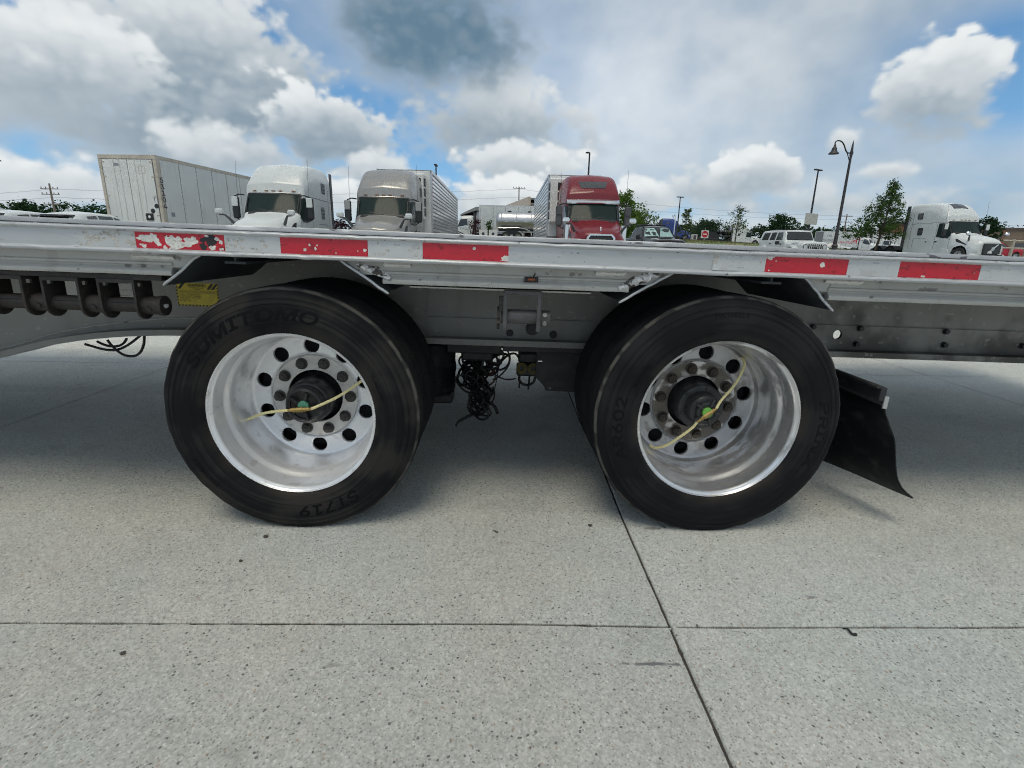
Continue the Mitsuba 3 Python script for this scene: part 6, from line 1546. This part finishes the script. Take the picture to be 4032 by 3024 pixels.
def tree(name, label, category, x, y, H, R, kind, mat, seed, n=2600, size=.22, group=None, clear=.2):
    rng = np.random.default_rng(seed); k = thing(name, label, category, group); z0 = gz(x, y) - .05
    lean = rng.normal(0, .02, 2)
    tr = curve([(x, y, z0), (x + lean[0] * H, y + lean[1] * H, z0 + H * .5), (x + lean[0] * 1.6 * H, y + lean[1] * H, z0 + H * .97)], 14)
    add(k, 'trunk', tube(tr, np.linspace(H * .018, H * .004, 14), 8), 'm_bark')
    cs, limbs = [], []
    nb = {'conic': 62, 'round': 26, 'sparse': 20, 'column': 22, 'bush': 20}[kind]
    for i in range(nb):
        t = clear + (1 - clear) * (i + rng.uniform(0, 1)) / nb
        p = tr[0] + (tr[-1] - tr[0]) * min(t, .98); a = i * 2.4 + rng.uniform(-.4, .4)
        prof = {'conic': R * (1.03 - (t - clear) / (1 - clear)) ** .85 * rng.uniform(.62, 1.1), 'round': R * np.sqrt(max(.05, 1 - ((t - .62) / .42) ** 2)) * rng.uniform(.6, 1.1), 'sparse': R * (1.15 - .8 * t) * rng.uniform(.5, 1.15), 'column': R * rng.uniform(.6, 1.1) * (1.1 - .7 * t), 'bush': R * np.sqrt(max(.1, 1 - (t - .35) ** 2 / .5)) * rng.uniform(.6, 1.1)}[kind]
        up = {'conic': .02, 'round': .35, 'sparse': .45, 'column': 1.4, 'bush': .5}[kind]
        e = p + np.array([math.cos(a) * prof, math.sin(a) * prof, prof * up + rng.uniform(-.1, .15)])
        m = (p + e) / 2 + np.array([0, 0, prof * .12])
        c = curve([p, m, e], 9); limbs.append(tube(c, np.linspace(H * .006, H * .0018, 9), 5, False))
        if kind == 'conic':                              # long low boughs carry more leaves than the short top ones
            for _ in range(max(2, int(16 * prof / R))):
                q = p + (e - p) * rng.uniform(.25, 1.05); cs.append(q + np.array([0, 0, prof * .12 * math.sin(3.1 * rng.uniform(.2, .9))]) + rng.normal(0, .07, 3) * [1, 1, .6])
            continue
        cs += [q + rng.normal(0, .05 * R, 3) for q in c[3:]]
        for _ in range(2):
            q = c[rng.integers(4, 9)]; d = rng.normal(0, .22 * R, 3); d[2] *= .5; cs += [q + d * .5, q + d]
    add(k, 'limb', cat(*limbs), 'm_bark', kind='stuff')
    cs = np.array(cs)
    add(k, 'crown', leaves(rng, cs, {'conic': .05, 'round': .10, 'sparse': .08, 'column': .10, 'bush': .11}[kind] * max(R, .8), n, size, .3 if kind == 'conic' else 0), mat, False)
    return k


tree('tree', 'feathery green tree with a pointed crown beside the big white tractor', 'tree', 29.2, 38.7, 5.6, 2.35, 'conic', 'm_leaf', 3, 6500, .15, clear=.22)
tree('tree', 'bright green young tree right behind the red tractor', 'tree', 10.35, 42.0, 4.1, 1.6, 'round', 'm_leaf_light', 4, 3600, .20, clear=.12)
tree('tree', 'low green tree over the charcoal pickup roof', 'tree', 12.4, 47.0, 2.6, 1.8, 'bush', 'm_leaf_light', 14, 2600, .20, clear=.05)
tree('tree', 'thin pale sapling beside the light pole behind the blue tractor', 'tree', 20.0, 55.0, 3.4, .9, 'sparse', 'm_leaf_pale', 5, 750, .20)
tree('tree', 'wispy grey-green tree in front of the far white tractor', 'tree', 25.4, 54.8, 3.7, 1.4, 'sparse', 'm_leaf_pale', 6, 800, .18)
tree('tree', 'small dark round tree above the white off-roader', 'tree', 29.1, 53.0, 2.95, 1.25, 'round', 'm_leaf_dark', 7, 1800, .22, clear=.25)
tree('tree', 'dark tree peeping out beyond the windscreen of the big white tractor', 'tree', 41.6, 42.6, 3.3, 1.2, 'round', 'm_leaf_dark', 8, 1800, .22)
tree('shrub', 'dark purple-leaved shrub behind the white sleeper tractor', 'shrub', -9.3, 30.0, 1.9, .95, 'bush', 'm_leaf_purple', 9, 1500, .14, 'purple shrubs', .05)
tree('shrub', 'purple-leaved shrub in front of the lettered day cab', 'shrub', -2.15, 47.0, 2.3, .8, 'bush', 'm_leaf_purple', 10, 900, .14, 'purple shrubs', .05)
tree('shrub', 'narrow green upright shrub left of the tank trailer', 'shrub', -.95, 46.4, 2.2, .42, 'column', 'm_leaf', 11, 1100, .14, None, .02)
tree('shrub', 'small green bush on the rise left of the do not enter sign', 'shrub', 34.0, 110.0, 3.2, 2.0, 'bush', 'm_leaf', 12, 1100, .35, None, .03)
tree('shrub', 'rounded bush behind the black equipment trailer', 'shrub', 46.5, 116.0, 4.0, 3.6, 'bush', 'm_leaf_far', 13, 1800, .42, None, .03)
tree('tree', 'green tree behind the roof of the blue tractor', 'tree', 33.0, 121.0, 4.2, 2.6, 'round', 'm_leaf_far', 15, 1600, .4, clear=.1)
tree('tree', 'green tree rising over the black equipment trailer', 'tree', 52.0, 131.0, 5.0, 3.4, 'round', 'm_leaf_far', 16, 1800, .45, clear=.1)


def wood(name, label, pts, seed, mat, hlo, hhi, n, size):
    """a far wood that reads as one mass: rounded crowns shoulder to shoulder"""
    rng = np.random.default_rng(seed); p = np.array(pts, float); s = np.r_[0, np.cumsum(np.hypot(*np.diff(p, axis=0).T))]
    q = (np.arange(n) + rng.uniform(-.4, .4, n)) / n * s[-1]; c = np.stack([np.interp(q, s, p[:, 0]), np.interp(q, s, p[:, 1])], 1) + rng.normal(0, 3.5, (n, 2))
    out = []
    for i, (x, y) in enumerate(c):
        h = rng.uniform(hlo, hhi) * (1 if rng.uniform() > .15 else 1.15); r = h * rng.uniform(.38, .6); z = gz(x, y)
        d = rng.normal(0, 1, (46, 3)); d /= np.linalg.norm(d, axis=1, keepdims=True)
        cs = np.array([x, y, z + h * .56]) + d * np.array([r, r, h * .44]) * rng.uniform(.72, 1.0, (46, 1))
        out.append(leaves(rng, cs, r * .13, 560, size))
    k = thing(name, label, 'wood', None, 'stuff'); scene[k] = mikit.ply(cat(*out), mat, False)


wood('far_wood', 'dark green wood along the far left skyline', [(-150, 98), (-122, 108), (-104, 116), (-88, 125), (-70, 138)], 21, 'm_leaf_dark', 5.4, 7.2, 66, .7)
wood('far_wood', 'grey-green wood along the far right skyline', [(62, 190), (85, 182), (112, 168), (140, 152), (165, 140), (190, 122), (230, 100)], 22, 'm_leaf_far', 6.0, 8.0, 84, .9)
wood('far_wood', 'low distant wood behind the grassy rise', [(20, 190), (45, 200), (72, 206)], 23, 'm_leaf_far', 3.0, 5.4, 26, .8)

bx_, by_ = np.meshgrid(np.linspace(9, 56, 95), np.linspace(36, 103, 135), indexing='ij')
wgt = np.clip(np.minimum.reduce([(bx_ - 9) / 4, (56 - bx_) / 6, (by_ - 36) / 3, (103 - by_) / 4]), 0, 1)
bz_ = ground_z(bx_, by_) - .06 + .10 * np.clip(wgt * 3, 0, 1) + .05 * meshkit.fbm(np.stack([bx_, by_, bx_ * 0], -1), 3) * wgt
labels['grass_bank'] = {'label': 'dry grassy rise beyond the parked vehicles', 'kind': 'structure', 'category': 'grass'}
scene['grass_bank'] = mikit.ply((np.stack([bx_, by_, bz_], -1).reshape(-1, 3), grid_faces(95, 135)), 'm_grass', True)
labels['grass_verge'] = {'label': 'grass verge below the tank trailer', 'kind': 'structure', 'category': 'grass'}
vx, vy = np.meshgrid(np.linspace(-9, 9, 30), np.linspace(44, 56, 24), indexing='ij')
scene['grass_verge'] = mikit.ply((np.stack([vx, vy, ground_z(vx, vy) - .05 + .10 * np.clip(np.minimum.reduce([vx + 9, 9 - vx, vy - 44, 56 - vy]) / 1.5, 0, 1)], -1).reshape(-1, 3), grid_faces(30, 24)), 'm_grass', True)
rng = np.random.default_rng(77); n = 16000
tx, ty = rng.uniform(12, 52, n), rng.uniform(39, 99, n); tz = ground_z(tx, ty) + .04
a = rng.uniform(0, 6.28, n); hgt = rng.uniform(.06, .22, n); w = .03
v = np.stack([np.stack([tx - w * np.cos(a), ty - w * np.sin(a), tz], 1), np.stack([tx + w * np.cos(a), ty + w * np.sin(a), tz], 1), np.stack([tx + rng.normal(0, .05, n), ty + rng.normal(0, .05, n), tz + hgt], 1)], 1).reshape(-1, 3)
labels['grass'] = {'label': 'dry grass blades growing on the rise', 'category': 'grass', 'kind': 'stuff'}
scene['grass'] = mikit.ply((v, np.arange(3 * n).reshape(-1, 3)), 'm_grass', False)
